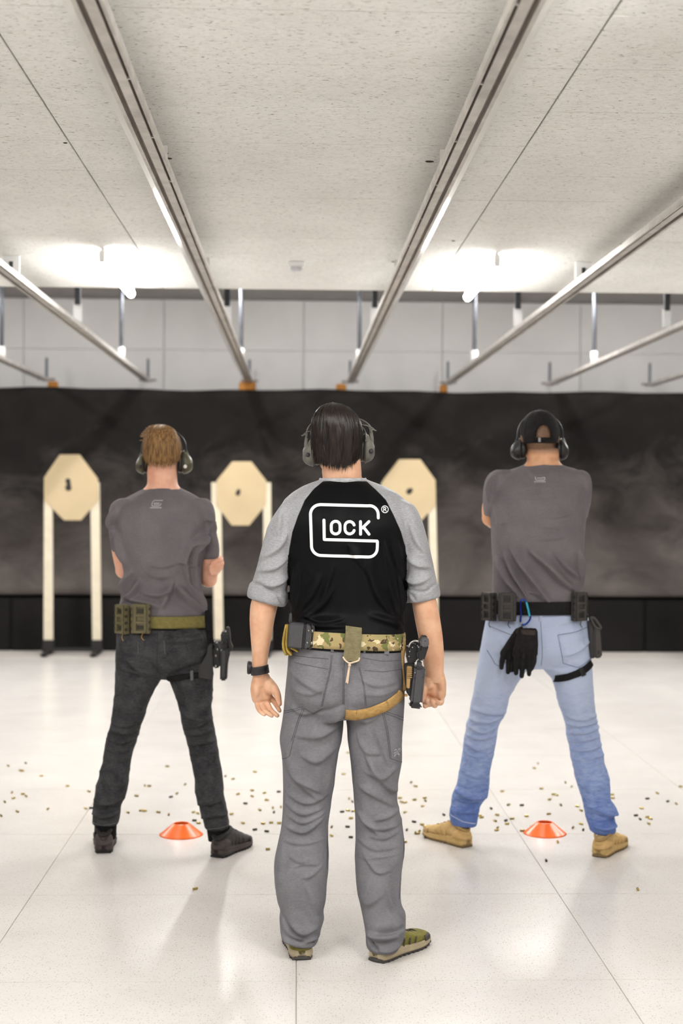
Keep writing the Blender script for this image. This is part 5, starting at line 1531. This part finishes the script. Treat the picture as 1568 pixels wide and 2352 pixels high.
# boots
M_SUEDE = cloth('tan_suede', rgb(182, 150, 98), rgb(204, 174, 122), .85, 300, .25, 30)
M_BSOLE = simple('tan_rubber_sole', rgb(186, 156, 100), .65, 0, .4, .1, 40, .2, 80); M_BTRIM = simple('tan_trim', rgb(164, 134, 84), .7)
M_BOUT = simple('brown_outsole', rgb(120, 98, 62), .7); M_BSIDE = cloth('tan_leather_panel', rgb(190, 156, 102), rgb(206, 172, 118), .7, 200, .15, 20)
shoe(mR, (1075, 1947), -34, M_SUEDE, M_BSOLE, M_BTRIM, .285, .100, M_BOUT, M_BSIDE, .006)
shoe(mR, (1374, 1970), 32, M_SUEDE, M_BSOLE, M_BTRIM, .285, .100, M_BOUT, M_BSIDE, .006)
# ================================================================== ear defenders
M_CUPGREY = simple('grey_green_shell', rgb(92, 90, 82), .5, 0, .5, .1, 50, .15, 400)
M_CUPOLIVE = simple('olive_shell', rgb(78, 74, 52), .4, 0, .5, .12, 40, .15, 400)
M_CUPBLACK = simple('black_shell', rgb(40, 39, 40), .4, 0, .5, .12, 40, .15, 400)
M_CUSHION = simple('black_cushion', rgb(22, 21, 22), .38, 0, .5, .1, 40)
M_WIRE = simple('steel_wire', rgb(120, 118, 114), .35, .7, .5, .1, 40)

def ear_muffs(YC, C, left, right, top, m_shell, m_band, label, hinge=False, band_fwd=0.0, knob=None):
    root = empty('ear_defenders', tuple(C))
    ends = []
    for s, (xo, xi, yt, yb) in ((-1, left), (1, right)):
        o = pix(xo, (yt + yb) / 2, YC); i = pix(xi, (yt + yb) / 2, YC)
        hz = (pix(xo, yt, YC)[2] - pix(xo, yb, YC)[2]) / 2
        w = abs(o[0] - i[0]); zc = (o[2] + i[2]) / 2; yc = C[1] + .006
        t = np.linspace(0, 2 * math.pi, 26, endpoint=False)
        def ring(f, ry, rz, dz=0.0): return [(i[0] + s * w * f, yc + ry * math.cos(a), zc + dz + rz * math.sin(a)) for a in t]
        Geo().loft([ring(0, .022, hz * .7), ring(.04, .03, hz * .86), ring(.16, .034, hz * .93), ring(.30, .033, hz * .92), ring(.36, .028, hz * .86)]).build('cushion', M_CUSHION, root, True)
        Geo().loft([ring(.34, .033, hz * .95), ring(.42, .036, hz, 0), ring(.60, .035, hz * .92, -.003), ring(.80, .030, hz * .72, -.007), ring(.93, .022, hz * .52, -.009), ring(1.0, .012, hz * .32, -.010)]).build('ear_cup', m_shell, root, True)
        # rim along the cup's lower edge
        cup = [x for x in root.children if x.name.startswith('ear_cup')][-1]
        Geo().tube([(i[0] + s * w * .45, yc + .037 * math.cos(a), zc + hz * 1.0 * math.sin(a)) for a in t], .0022, 6, closed=True).build('cup_rim', m_band, cup, True)
        # arm up from the cup
        a0 = np.array([i[0] + s * w * .72, yc - .006, zc - hz * .1]); a1 = np.array([i[0] + s * w * (.78 if hinge else .55), yc, zc + hz * 1.02])
        Geo().tube([a0, (a0 + a1) / 2 + np.array([s * .003, -.004, 0]), a1], [.010, .008, .006], 10, .55, up=(0, 1, 0)).build('cup_arm', m_shell, root, True)
        if hinge:
            Geo().ball(np.array([i[0] + s * w * .45, yc - .034, zc + hz * .45]), .0055).build('hinge_ball', M_CUPGREY, root, True)
            Geo().tube([(i[0] + s * w * .45, yc - .032, zc + hz * .45), (i[0] + s * w * .38, yc - .02, zc + hz * 1.1), (i[0] + s * w * .05, yc - .005, zc + hz * 1.5)], .0022, 6).build('wire', M_WIRE, root, True)
            Geo().tube([a1 + np.array([0, 0, -.004]), a1 + np.array([s * .003, 0, .010]), a1 + np.array([s * .016, 0, .006])], [.0035, .003, .0022], 8).build('wing', m_shell, root, True)
            Geo().tube([a1 + np.array([s * .012, 0, .009]), a1 + np.array([-s * .004, .004, .020]), np.array([i[0] - s * .004, yc + .01, zc + hz * 1.62])], .0016, 6).build('wire', M_WIRE, root, True)
        ends.append(a1)
    tp = pix(top[0], top[1], YC); a, b = ends
    apex = np.array([tp[0], C[1] + band_fwd, tp[2]])
    pts = []
    for q in np.linspace(0, math.pi, 17):
        f = (1 - math.cos(q)) / 2
        base = a * (1 - f) + b * f
        h = math.sin(q) ** .8
        pts.append((base[0], base[1] * (1 - h) + apex[1] * h, base[2] * (1 - h) + apex[2] * h))
    Geo().tube(pts, .0042, 10, 1.7, up=(0, 1, 0)).build('headband', m_band, root, True)
    if knob:
        for (x, y, r, m) in knob:
            p = pix(x, y, YC)
            Geo().ball((p[0], C[1] - .026, p[2]), (r, .008, r)).build('dial', m, root, True)
    tag(root, label, 'ear defenders', 'ear defenders worn by the men')
    return root
M_WHITEDOT = simple('white_dot', rgb(226, 226, 220), .4)
ear_muffs(YC, HEADC, (695, 737, 1004, 1070), (862, 825, 992, 1062), (774, 952), M_CUPGREY, M_CUPGREY, 'grey-green folding ear defenders on the dark-haired man in the middle', True, .055,
          [(707, 1044, .0075, M_CUPBLACK), (853.5, 1036, .0085, M_CUPBLACK)])
ear_muffs(YL, CL, (309, 338, 1040, 1088), (440, 405, 1034, 1088), (372, 986), M_CUPOLIVE, M_CUPBLACK, 'olive ear defenders on the blond man, white dot on the right cup', False, -.004,
          [(424, 1071, .0085, M_WHITEDOT), (320, 1071, .008, M_CUPBLACK)])
ear_muffs(YR, CR, (1177, 1211, 1006, 1055), (1310, 1281, 1006, 1056), (1243, 949), M_CUPBLACK, M_CUPBLACK, 'black ear defenders worn over the black cap', False, .0)

# ================================================================== magazine pouches
def mag_pouch(cx, cy, Yw, w, h, yaw, m, m_dark, label, cord=True):
    c = pix(cx, cy, Yw)
    R = Matrix.Rotation(math.radians(yaw), 3, 'Z')
    root = empty('magazine_pouch', tuple(c))
    def B(g, x, y, z, sx, sy, sz, bev=.0015):
        return g.box(c + np.array(R @ Vector((x, y, z))), (sx, sy, sz), bev, R)
    t = .026
    B(Geo(), 0, 0, 0, w * .94, t, h, .004).build('pouch_body', m, root, False)
    for e in (-1, 1):
        g = Geo()
        B(g, e * w * .45, -.004, 0, w * .10, t * .9, h * .98)
        rl = g.build('side_rail', m, root)
        for k in range(4):
            B(Geo(), e * w * .485, -.012, h * (.34 - .225 * k), w * .07, t * .5, h * .10, .0008).build('notch', m_dark, rl)
    for z in (.44, .12, -.12, -.44):
        B(Geo(), 0, -t * .5 - .003, h * z, w * .62, .011, h * .085, .001).build('cross_rib', m, root)
    for e in (-1, 1):
        B(Geo(), e * w * .27, -t * .5 - .003, 0, w * .13, .010, h * .9, .001).build('upright_rib', m, root)
    for z in (.27, -.29):
        B(Geo(), 0, -t * .5 - .0004, h * z, w * .36, .003, h * .14, .0006).build('window', m_dark, root)
    if cord:
        p = [c + np.array(R @ Vector((.1 * w, -.006, -h * .5))), c + np.array(R @ Vector((.05 * w, -.008, -h * .62))), c + np.array(R @ Vector((.16 * w, -.008, -h * .72)))]
        Geo().tube(p, .0018, 6).build('retention_cord', m_dark if m is not M_OLIVEPLASTIC else M_TAN, root, True)
    tag(root, label, 'pouch', 'magazine pouches on the belts')
    return root
M_OLIVEDARK = simple('olive_shadow_cloth', rgb(48, 46, 34), .8)
M_POUCHBLACK = simple('black_pouch', rgb(60, 56, 53), .6, 0, .4, .12, 60, .2, 400)
mag_pouch(324, 1421, YL - .128, .078, .122, -8, M_OLIVEPLASTIC, M_OLIVEDARK, 'olive magazine pouch nearest the blond man\'s spine')
mag_pouch(282, 1422, YL - .100, .070, .122, -42, M_OLIVEPLASTIC, M_OLIVEDARK, 'olive magazine pouch at the blond man\'s left hip')
mag_pouch(1165, 1394, YR - .118, .074, .120, -14, M_POUCHBLACK, M_GUNBLACK, 'black magazine pouch beside the blue carabiner')
mag_pouch(1124, 1393, YR - .068, .070, .120, -52, M_POUCHBLACK, M_GUNBLACK, 'black magazine pouch at the capped man\'s left hip')
mag_pouch(1329, 1393, YR - .102, .070, .122, 24, M_POUCHBLACK, M_GUNBLACK, 'black magazine pouch above the capped man\'s holster')

# black box pouch and olive roll on the middle man's belt
def b2(*p): return [(640 + x / 7.127, 1400 + y / 7.127) for x, y in p]
Yg = YC - .098
root = empty('box_pouch', tuple(pix(692, 1462, Yg)))
Geo().slab(b2((165, 222), (430, 238), (385, 650), (145, 625)), Yg - .030, Yg + .03, .004).build('pouch_body', M_HOLSTER, root)
Geo().slab(b2((418, 240), (442, 240), (402, 652), (378, 650)), Yg - .031, Yg + .02, .001).build('fold_rib', M_GUNBLACK, root)
side = Geo().slab(b2((440, 240), (500, 248), (535, 300), (500, 600), (450, 655), (405, 652)), Yg - .022, Yg + .02, .003).build('side_plate', M_HOLSTER, root)
Geo().slab(b2((520, 250), (570, 250), (592, 300), (560, 610), (520, 655), (470, 655), (520, 600), (545, 300)), Yg - .012, Yg + .03, .003).build('back_plate', M_BLACKPLASTIC, root)
for x, y in ((488, 345), (465, 545)):
    p = pix(*b2((x, y))[0], Yg - .024); Geo().ball(p, (.0032, .003, .0032), n=10, m=6).build('screw', M_SCREW, side, True)
for x, y in ((548, 350), (533, 550)):
    p = pix(*b2((x, y))[0], Yg - .012); Geo().ball(p, (.0045, .004, .006), n=10, m=6).build('screw', M_SCREW, side, True)
Geo().slab(b2((175, 60), (215, 60), (215, 215), (160, 215)), Yg + .0, Yg + .02, .002).build('clip_tab', M_HOLSTER, root)
tag(root, 'black box-shaped pouch on the camouflage belt', 'pouch')
Yo = YC - .06
root = empty('rolled_pouch', tuple(pix(658, 1470, Yo)))
Geo().slab(b2((105, 250), (165, 235), (160, 630), (240, 740), (150, 770), (80, 740), (45, 600), (60, 450)), Yo - .02, Yo + .03, .006).build('pouch_body', simple('mustard_olive', rgb(140, 116, 48), .75, 0, .3, .2, 40, .3, 120), root, True)
for k, pts in enumerate((((120, 260), (85, 450), (75, 600), (110, 730)), ((145, 260), (130, 450), (130, 640), (200, 735)), ((220, 640), (270, 660), (300, 680)))):
    Geo().tube([pix(*b2(q_)[0], Yo - .022) for q_ in pts], .0042, 8).build('fold', simple('mustard_light', rgb(166, 140, 66), .75, 0, .3, .15, 60), root, True)
tag(root, 'small mustard-olive rolled pouch hanging behind the black box pouch', 'pouch')

# ================================================================== holsters and pistols
def b3(*p): return [(840 + x / 7.84, 1430 + y / 7.84) for x, y in p]
Yh = YC - .085
root = empty('holster', tuple(pix(962, 1580, Yh)))
Geo().slab(b3((880, 775), (960, 815), (1080, 790), (1062, 1000), (1012, 1490), (805, 1470), (850, 1000)), Yh - .025, Yh + .05, .008).build('holster_shell', M_HOLSTER, root, False, 50)
Geo().slab(b3((795, 1470), (1015, 1490), (1008, 1565), (790, 1540)), Yh - .027, Yh + .052, .006).build('muzzle_cap', M_BLACKPLASTIC, root)
Geo().slab(b3((690, 765), (880, 700), (890, 1000), (810, 1350), (745, 1300), (712, 1100)), Yh - .002, Yh + .04, .004).build('mount_plate', M_GUNBLACK, root)
cl = Geo().slab(b3((740, 790), (832, 795), (815, 985), (802, 1000), (788, 1190), (732, 1182)), Yh - .022, Yh + .0, .003).build('tan_rail', simple('tan_plastic', rgb(158, 128, 82), .6, 0, .4, .1, 60), root)
for k in range(6):
    yy = 810 + k * 34
    Geo().slab(b3((736, yy), (836, yy + 4), (834, yy + 20), (735, yy + 16)), Yh - .026, Yh - .02, .001).build('rail_ridge', cl.data.materials[0], cl)
Geo().slab(b3((700, 1300), (755, 1300), (750, 1340), (695, 1330)), Yh - .015, Yh + .01, .002).build('strap_end', M_TAN, root)
Geo().tube([pix(*b3(q_)[0], Yh - .012) for q_ in ((775, 430), (810, 365), (880, 330), (950, 345))], .0038, 8).build('retention_hood', M_SCREW, root, True)
Geo().slab(b3((780, 400), (900, 370), (960, 480), (930, 700), (770, 760), (730, 600)), Yh - .006, Yh + .04, .005).build('hood_block', M_GUNBLACK, root)
for x, y in ((745, 420), (790, 520), (840, 450), (885, 905), (780, 610)):
    Geo().ball(pix(*b3((x, y))[0], Yh - (.028 if x == 885 else .010)), (.0028, .003, .0028), n=10, m=6).build('screw', M_SCREW, root, True)
tag(root, 'dark grey holster on the middle man\'s right hip', 'holster')
root = empty('pistol', tuple(pix(965, 1510, Yh)))
Geo().slab(b3((978, 290), (1135, 290), (1140, 420), (1110, 500), (1050, 700), (928, 670), (915, 520), (968, 480)), Yh - .055, Yh + .03, .007).build('grip', M_GUNBLACK, root, False, 50)
bp_ = Geo().slab(b3((1000, 268), (1130, 272), (1138, 420), (1110, 450), (1000, 440), (975, 400)), Yh - .068, Yh - .05, .004).build('base_plate', simple('slide_grey', rgb(86, 84, 88), .4, .2), root, False, 50)
Geo().ball(pix(*b3((1068, 335))[0], Yh - .0685), (.0022, .001, .0022), n=10, m=6).build('pin_hole', M_GUNBLACK, bp_, True)
Geo().slab(b3((1010, 238), (1095, 238), (1112, 275), (1000, 275)), Yh - .045, Yh - .01, .002).build('rear_sight', M_GUNBLACK, root)
Geo().slab(b3((940, 690), (1010, 700), (1004, 815), (930, 795)), Yh - .03, Yh + .01, .003).build('magazine_well', M_HOLSTER, root)
tag(root, 'black pistol in the middle man\'s hip holster', 'pistol')

def b6(*p): return [(380 + x / 8.711, 1420 + y / 8.711) for x, y in p]
Yh = YL - .075
root = empty('holster', tuple(pix(512, 1530, Yh)))
Geo().slab(b6((1100, 630), (1260, 560), (1290, 700), (1240, 900), (1222, 1250), (1085, 1255)), Yh - .01, Yh + .07, .006).build('holster_shell', M_BLACKPLASTIC, root, False, 50)
Geo().slab(b6((1125, 640), (1205, 640), (1190, 1180), (1115, 1180)), Yh - .018, Yh + .0, .003).build('front_spine', M_HOLSTER, root)
Geo().slab(b6((920, 480), (1010, 470), (1090, 640), (1085, 990), (960, 1010), (925, 800)), Yh + .0, Yh + .045, .005).build('mount_block', M_GUNBLACK, root)
Geo().slab(b6((860, 520), (930, 500), (950, 1040), (930, 1240), (780, 1210), (650, 1190), (645, 970), (720, 900), (820, 720)), Yh - .022, Yh - .006, .004).build('leg_panel', M_BLACKPLASTIC, root)
for x, y in ((1040, 490), (1035, 620), (1005, 750), (1000, 960)):
    Geo().ball(pix(*b6((x, y))[0], Yh - .004), (.005, .004, .006), n=10, m=6).build('screw', M_SCREW, root, True)
Geo().slab(b6((1210, 180), (1275, 185), (1292, 320), (1300, 470), (1350, 580), (1310, 690), (1240, 560), (1220, 400)), Yh + .01, Yh + .05, .003).build('retention_hood', M_POUCHBLACK, root)
Geo().tube([pix(477, 1408, YL - .06), pix(479, 1440, YL - .06), pix(482, 1465, YL - .065), pix(485, 1485, YL - .075)], [.014] * 4, 8, .22, up=(0, 1, 0)).build('drop_strap', M_BLACKWEB, root, True)
lg = Geo(); strip(lg, bvtL, b6((70, 1170), (300, 1130), (520, 1090), (680, 1085)), 13, YL, .005, 5, 4, caps=False)
ts = raw_build(lg, 'thigh_strap', M_BLACKWEB, root); md = ts.modifiers.new('t', 'SOLIDIFY'); md.thickness = .003; md.offset = 0
hit = bvtL.ray_cast(Vector((pix(444, 1544, YL)[0], 5, pix(444, 1544, YL)[2])), Vector((0, 1, 0)), 2)
hy = hit[0].y if hit[0] else YL - .09
Geo().slab(b6((530, 990), (590, 985), (595, 1180), (535, 1185)), hy - .014, hy - .006, .002, YL).build('buckle', simple('grey_buckle', rgb(84, 84, 88), .5), ts)
tag(root, 'black drop-leg holster on the blond man\'s right thigh', 'holster')
root = empty('pistol', tuple(pix(513, 1463, Yh)))
Geo().slab(b6((1100, 310), (1150, 260), (1195, 262), (1225, 310), (1225, 460), (1180, 495), (1110, 475)), Yh - .05, Yh + .05, .006).build('grip', M_GUNBLACK, root, False, 50)
Geo().slab(b6((1120, 470), (1220, 470), (1240, 620), (1130, 640)), Yh - .02, Yh + .05, .005).build('frame', M_GUNBLACK, root)
Geo().slab(b6((1130, 312), (1195, 312), (1190, 335), (1135, 335)), Yh - .052, Yh - .048, .0008).build('base_plate', M_HOLSTER, root)
tag(root, 'black pistol in the blond man\'s drop-leg holster', 'pistol')

def b8(*p): return [(1230 + x / 8.711, 1340 + y / 8.711) for x, y in p]
Yh = YR - .07
root = empty('holster', tuple(pix(1372, 1470, Yh)))
Geo().slab(b8((1175, 870), (1290, 900), (1300, 1000), (1335, 1470), (1290, 1500), (1190, 1500), (1168, 1080)), Yh - .012, Yh + .06, .006).build('holster_shell', M_POUCHBLACK, root, False, 50)
Geo().slab(b8((1040, 740), (1150, 800), (1190, 1000), (1195, 1490), (1110, 1510), (1070, 1300), (1060, 1000)), Yh + .0, Yh + .04, .004).build('mount_plate', M_BLACKPLASTIC, root)
Geo().tube([pix(*b8(q_)[0], Yh - .01) for q_ in ((1105, 690), (1170, 700), (1250, 800), (1300, 890), (1240, 910), (1180, 860), (1130, 760))], .005, 8, closed=True).build('retention_hood', M_POUCHBLACK, root, True)
Geo().slab(b8((1230, 1340), (1275, 1345), (1275, 1420), (1235, 1420)), Yh - .015, Yh - .008, .001).build('slot', M_GUNBLACK, root)
lg = Geo(); strip(lg, bvtR, b8((215, 1840), (340, 1865), (560, 1815), (840, 1715), (1060, 1560)), 16, YR, .005, 5, 4, caps=False)
ts = raw_build(lg, 'thigh_strap', M_BLACKWEB, root); md = ts.modifiers.new('t', 'SOLIDIFY'); md.thickness = .003; md.offset = 0
lg = Geo(); strip(lg, bvtR, b8((800, 1735), (880, 1705)), 19, YR, .009, 5, 3, caps=False)
k_ = raw_build(lg, 'strap_keeper', M_GUNBLACK, ts); md = k_.modifiers.new('t', 'SOLIDIFY'); md.thickness = .003; md.offset = 0
tag(root, 'black holster on the capped man\'s right hip', 'holster')

# ================================================================== gloves on a blue carabiner
def b7(*p): return [(1090 + x / 8.711, 1340 + y / 8.711) for x, y in p]
M_GLOVE = cloth('black_glove_fabric', rgb(20, 19, 20), rgb(34, 31, 31), .75, 300, .3, 40)
M_CUFFB = cloth('dark_brown_cuff', rgb(48, 42, 40), rgb(64, 56, 54), .8, 300, .3, 40)
def glove(name, palm, fingers, cuff, Yg, label, flat=.55):
    root = empty(name, tuple(pix(*b7(palm[0][0])[0], Yg)))
    g = Geo()
    def P(q, d=0): return pix(*b7(q)[0], Yg) + np.array([0, d, 0])
    for a, b, r in palm:
        g.tube([P(a), (P(a) + P(b)) / 2 + np.array([0, -.006, 0]), P(b, -.004)], [r * .85, r, r], 12, flat, up=(0, 1, 0))
    for pts, r in fingers:
        g.tube([P(q, -.004 - .004 * k) for k, q in enumerate(pts)], [r, r * .95, r * .8], 10)
    me = remesh(g, 'glove_shell', .003, 3, .5)
    new_obj('glove_shell', me, M_GLOVE, root)
    g = Geo(); rr_ = []
    (x0, y0), (x1, y1), hgt = cuff
    for k in (0, .15, .85, 1):
        c = (P((x0, y0 + hgt * k)) + P((x1, y1 + hgt * k))) / 2; a = (P((x1, y1)) - P((x0, y0))) / 2
        q = 1.0 if 0 < k < 1 else .9
        rr_.append([c + a * math.cos(t) * q + np.array([0, .018 * math.sin(t) * q, 0]) for t in np.linspace(0, 2 * math.pi, 22, endpoint=False)])
    g.loft(rr_); g.build('glove_cuff', M_CUFFB, root, True)
    for pts, r in fingers[:3]:
        q = P(pts[0], -.020); Geo().ball(q, (r * .7, .004, r * 1.3)).build('knuckle_pad', M_GLOVE, root, True)
    tag(root, label, 'glove', 'pair of black gloves on the carabiner')
Yv = YR - .158
glove('glove', [((940, 960), (830, 1420), .019), ((1030, 960), (950, 1450), .019), ((1120, 960), (1070, 1450), .019), ((1190, 960), (1180, 1400), .017)],
      [(((835, 1400), (820, 1620), (815, 1790)), .0125), (((950, 1440), (945, 1680), (930, 1850)), .0125), (((1070, 1440), (1080, 1680), (1075, 1810)), .0122), (((1185, 1390), (1180, 1560), (1130, 1700)), .0115)], ((900, 905), (1235, 935), 110), Yv, 'black glove with brown cuff, front one of the pair on the blue carabiner')
glove('glove', [((860, 960), (580, 1400), .018), ((910, 960), (680, 1450), .018), ((960, 960), (780, 1480), .018)],
      [(((580, 1380), (540, 1550), (525, 1680)), .0125), (((690, 1430), (670, 1620), (655, 1770)), .0125), (((790, 1450), (760, 1600), (740, 1730)), .012)], ((800, 930), (960, 850), 90), Yv + .034, 'black glove half hidden behind the other one on the blue carabiner')
root = empty('carabiner', tuple(pix(1205, 1405, Yv)))
M_BLUE = simple('blue_anodised', rgb(34, 62, 150), .22, .8, .5, .15, 30)
Geo().tube([pix(*b7(q_)[0], Yv + .012) for q_ in ((925, 620), (915, 780), (960, 830), (1040, 800), (1110, 700), (1090, 560), (1050, 430), (990, 330), (925, 350), (915, 480))], .0042, 10, closed=True).build('frame', M_BLUE, root, True)
Geo().tube([pix(*b7(q_)[0], Yv + .007) for q_ in ((1035, 390), (1065, 500), (1095, 640))], .0048, 10).build('gate', simple('cyan_gate', rgb(70, 190, 214), .2, .6, .5, .2, 20), root, True)
Geo().ball(pix(*b7((925, 800))[0], Yv + .008), .006).build('hinge_nut', M_SCREW, root, True)
tag(root, 'shiny blue carabiner clipped to the capped man\'s black belt', 'carabiner')

# ================================================================== targets
M_CARD = simple('tan_cardboard', rgb(194, 175, 141), .85, 0, .2, .03, 6)
M_PALEWOOD = simple('pale_wood', rgb(216, 206, 184), .8, 0, .2, .06, 14)
M_STAND = simple('black_stand', rgb(44, 42, 42), .6, .2, .4, .1, 30)
YT = 13.42
def target(oct_px, posts, label, holes, posts_top=1108):
    cx = sum(p[0] for p in oct_px) / len(oct_px)
    c = pix(cx, 1500, YT)
    root = empty('target_stand', (c[0], YT, 0))
    face = Geo().slab(oct_px, YT - .032, YT - .022, .001).build('target_face', M_CARD, root)
    for (hx, hy, r) in holes:
        p = pix(hx, hy, YT - .034)
        Geo().ball((p[0], YT - .033, p[2]), (r, .003, r * 1.15), n=10, m=6).build('bullet_hole', M_STAND, face, True)
    for (xt0, xt1, xb0, xb1) in posts:
        Geo().slab([(xt0, posts_top), (xt1, posts_top), (xb1, 1472), (xb0, 1472)], YT - .02, YT + .02, .002).build('post', M_PALEWOOD, root)
        Geo().slab([(xb0 - 2, 1470), (xb1 + 2, 1470), (xb1 + 2, 1498), (xb0 - 2, 1498)], YT - .028, YT + .028, .003).build('socket', M_STAND, root)
        p = pix((xb0 + xb1) / 2, 1500, YT)
        Geo().box((p[0], YT, .018), (.05, .52, .03), .004).build('foot', M_STAND, root)
    a = pix(posts[0][2] - 3, 1500, YT)[0]; b = pix(posts[1][3] + 3, 1500, YT)[0]
    Geo().box(((a + b) / 2, YT - .02, .045), (b - a, .035, .035), .004).build('cross_bar', M_STAND, root)
    tag(root, label, 'target', 'octagonal targets on wooden posts')
target([(137, 1044), (183, 1044), (225, 1100), (226, 1148), (186, 1195), (147, 1195), (102, 1150), (101, 1097)], [(101, 120, 100, 121), (207, 228, 212, 232)], 'tan octagon target on two posts, left of the blond man', [(156, 1105, .025), (157, 1120, .03), (158, 1112, .02)])
target([(533, 1060), (577, 1060), (612, 1105), (610, 1160), (572, 1207), (532, 1207), (497, 1160), (497, 1104)], [(485, 507, 492, 513), (604, 622, 606, 624)], 'tan octagon target between the blond man and the middle man', [(546, 1133, .022), (548, 1128, .018)])
target([(916, 1055), (965, 1055), (1000, 1103), (1000, 1160), (960, 1204), (918, 1204), (880, 1160), (878, 1105)], [(876, 897, 872, 894), (983, 1000, 990, 1008)], 'tan octagon target right of the middle man\'s head', [(939, 1129, .026), (943, 1126, .02)])

# ================================================================== marker cones
def cone_mat():
    N = Nodes('orange_plastic')
    m = N.base(N.ramp(N.noise(N.coord(), 20, 3), [(.3, rgb(248, 100, 4)), (.7, rgb(252, 112, 10))]), .28, 0, .5)
    N.b.inputs['Subsurface Weight'].default_value = .08
    N.b.inputs['Subsurface Radius'].default_value = (.02, .008, .003)
    return m
M_CONE = cone_mat()
def cone(px, py, label):
    p = pixz(px, py, 0)
    root = empty('disc_cone', (p[0], p[1], 0))
    t = np.linspace(0, 2 * math.pi, 48, endpoint=False)
    pr = [(.095, 0), (.096, .002), (.090, .005), (.036, .050), (.033, .0515), (.030, .050), (.084, .0035), (.090, 0)]
    rings = [[(p[0] + r * math.cos(a), p[1] + r * math.sin(a), z) for a in t] for r, z in pr]
    g = Geo(); g.loft(rings + [rings[0]], cap=False)
    g.build('cone_shell', M_CONE, root, True)
    tag(root, label, 'marker cone', 'orange marker cones on the floor')
cone(416, 1917, 'orange disc cone on the floor between the blond man\'s feet')
cone(1251, 1914, 'orange disc cone on the floor between the capped man\'s feet')

# ================================================================== spent casings
M_BRASS = simple('brass', rgb(176, 156, 92), .25, .9, .5, .2, 60)
M_BRASSDARK = simple('dark_steel_case', rgb(58, 54, 46), .4, .6, .5, .2, 60)
def case_mesh(nm, m):
    t = np.linspace(0, 2 * math.pi, 12, endpoint=False)
    pr = [(0, .0049), (.0012, .0049), (.0014, .0043), (.0022, .0043), (.0026, .0048), (.019, .0047), (.019, .0042), (.006, .0040)]
    g = Geo().loft([[(y - .0095, r * math.cos(a), r * math.sin(a)) for a in t] for y, r in pr])
    me = g.mesh(nm); me.set_sharp_from_angle(angle=math.radians(40)); me.materials.append(m)
    return me
ME_B, ME_D = case_mesh('casing_brass', M_BRASS), case_mesh('casing_dark', M_BRASSDARK)
A6 = [(38,118),(118,105),(95,138),(102,141),(190,163),(310,210),(408,235),(55,240),(62,266),(105,247),(120,257),(22,283),(80,327),(5,346),(220,316),(393,313),(418,311),(665,208),(685,210),(627,255),(768,120),(850,203),(812,245),(785,260),(587,331),(648,322),(665,324),(727,330),(775,341),(888,330),(908,335),(893,368),(912,380),(1035,165),(1070,178),(1170,145),(1093,247),(1157,230),(1157,257),(1215,242),(1225,274),(1280,236),(1127,290),(1193,320),(1253,310),(1258,330),(1290,307),(1063,338),(1115,380),(1170,410),(1208,382),(1245,378),(1282,380),(1225,418),(1230,500),(1505,297),(1523,398),(1522,438)]
A7 = [(10,155),(30,57),(35,268),(50,282),(3,328),(30,322),(55,325),(43,358),(28,397),(43,445),(320,193),(340,211),(268,265),(275,283),(293,285),(335,273),(382,265),(385,278),(372,302),(292,330),(333,374),(300,411),(370,387),(385,397),(398,393),(413,402),(358,418),(340,425),(350,428),(390,446),(403,446),(290,467),(470,342),(635,347),(643,354),(687,313),(715,343),(705,370),(755,368),(783,360),(760,384),(717,402),(712,413),(767,296),(738,235),(828,298),(850,348),(952,338),(872,400),(830,415),(955,272),(973,248),(988,252),(1007,297),(918,222),(885,128),(902,107),(1028,194),(1057,213),(1083,303),(1100,322),(1242,250),(1245,265),(1063,401),(1100,384),(1110,411),(1378,312),(1405,268),(1352,345),(1371,362),(1405,353),(1418,360),(1411,383),(1450,243),(1498,280),(1537,292),(1557,213),(993,467)]
DARK = {(893,368),(1170,410),(1225,418),(1280,236),(1127,290),(3,328),(28,397),(43,445),(333,374),(300,411),(390,446),(403,446),(470,342),(687,313),(755,368),(828,298),(1371,362),(1352,345),(1110,411),(418,311),(785,260),(1258,330),(1405,268),(1498,280)}
def casing(px, py, dark, label, ang=None, group='spent casings scattered over the floor'):
    p = pixz(px, py, .0049)
    o = new_obj('spent_casing', ME_D if dark else ME_B)
    o.location = (p[0], p[1], .0049)
    o.rotation_euler = (RND.uniform(0, 6.28), 0, RND.uniform(0, 6.28) if ang is None else ang)
    tag(o, label, 'casing', group)
for (lst, ox) in ((A6, 0), (A7, 784)):
    for (x, y) in lst:
        dk = (x, y) in DARK
        X_, kind = ox + x / 2, 'dark spent casing' if dk else 'spent brass casing'
        for lim, where in ((215, 'on the floor left of the blond man'), (455, 'on the floor between the blond man\'s feet'), (660, 'on the floor between the blond man and the middle man'),
                           (840, 'on the floor seen between the middle man\'s legs'), (1030, 'on the floor between the middle man and the capped man'), (1340, 'on the floor between the capped man\'s boots'), (1600, 'on the floor right of the capped man')):
            if X_ < lim: break
        casing(X_, 1700 + y / 2, dk, 'small %s %s' % (kind, where), None, '%ss %s' % (kind, where))
casing(448, 2041, False, 'lone brass casing on the open floor below the left orange cone', .6, 'stray casings lying apart')
casing(1464, 2042, False, 'lone brass casing at the far right, pointing at the camera', 1.45, 'stray casings lying apart')
casing(1254, 1976, True, 'lone dark casing on the floor below the right orange cone', 1.5, 'stray casings lying apart')
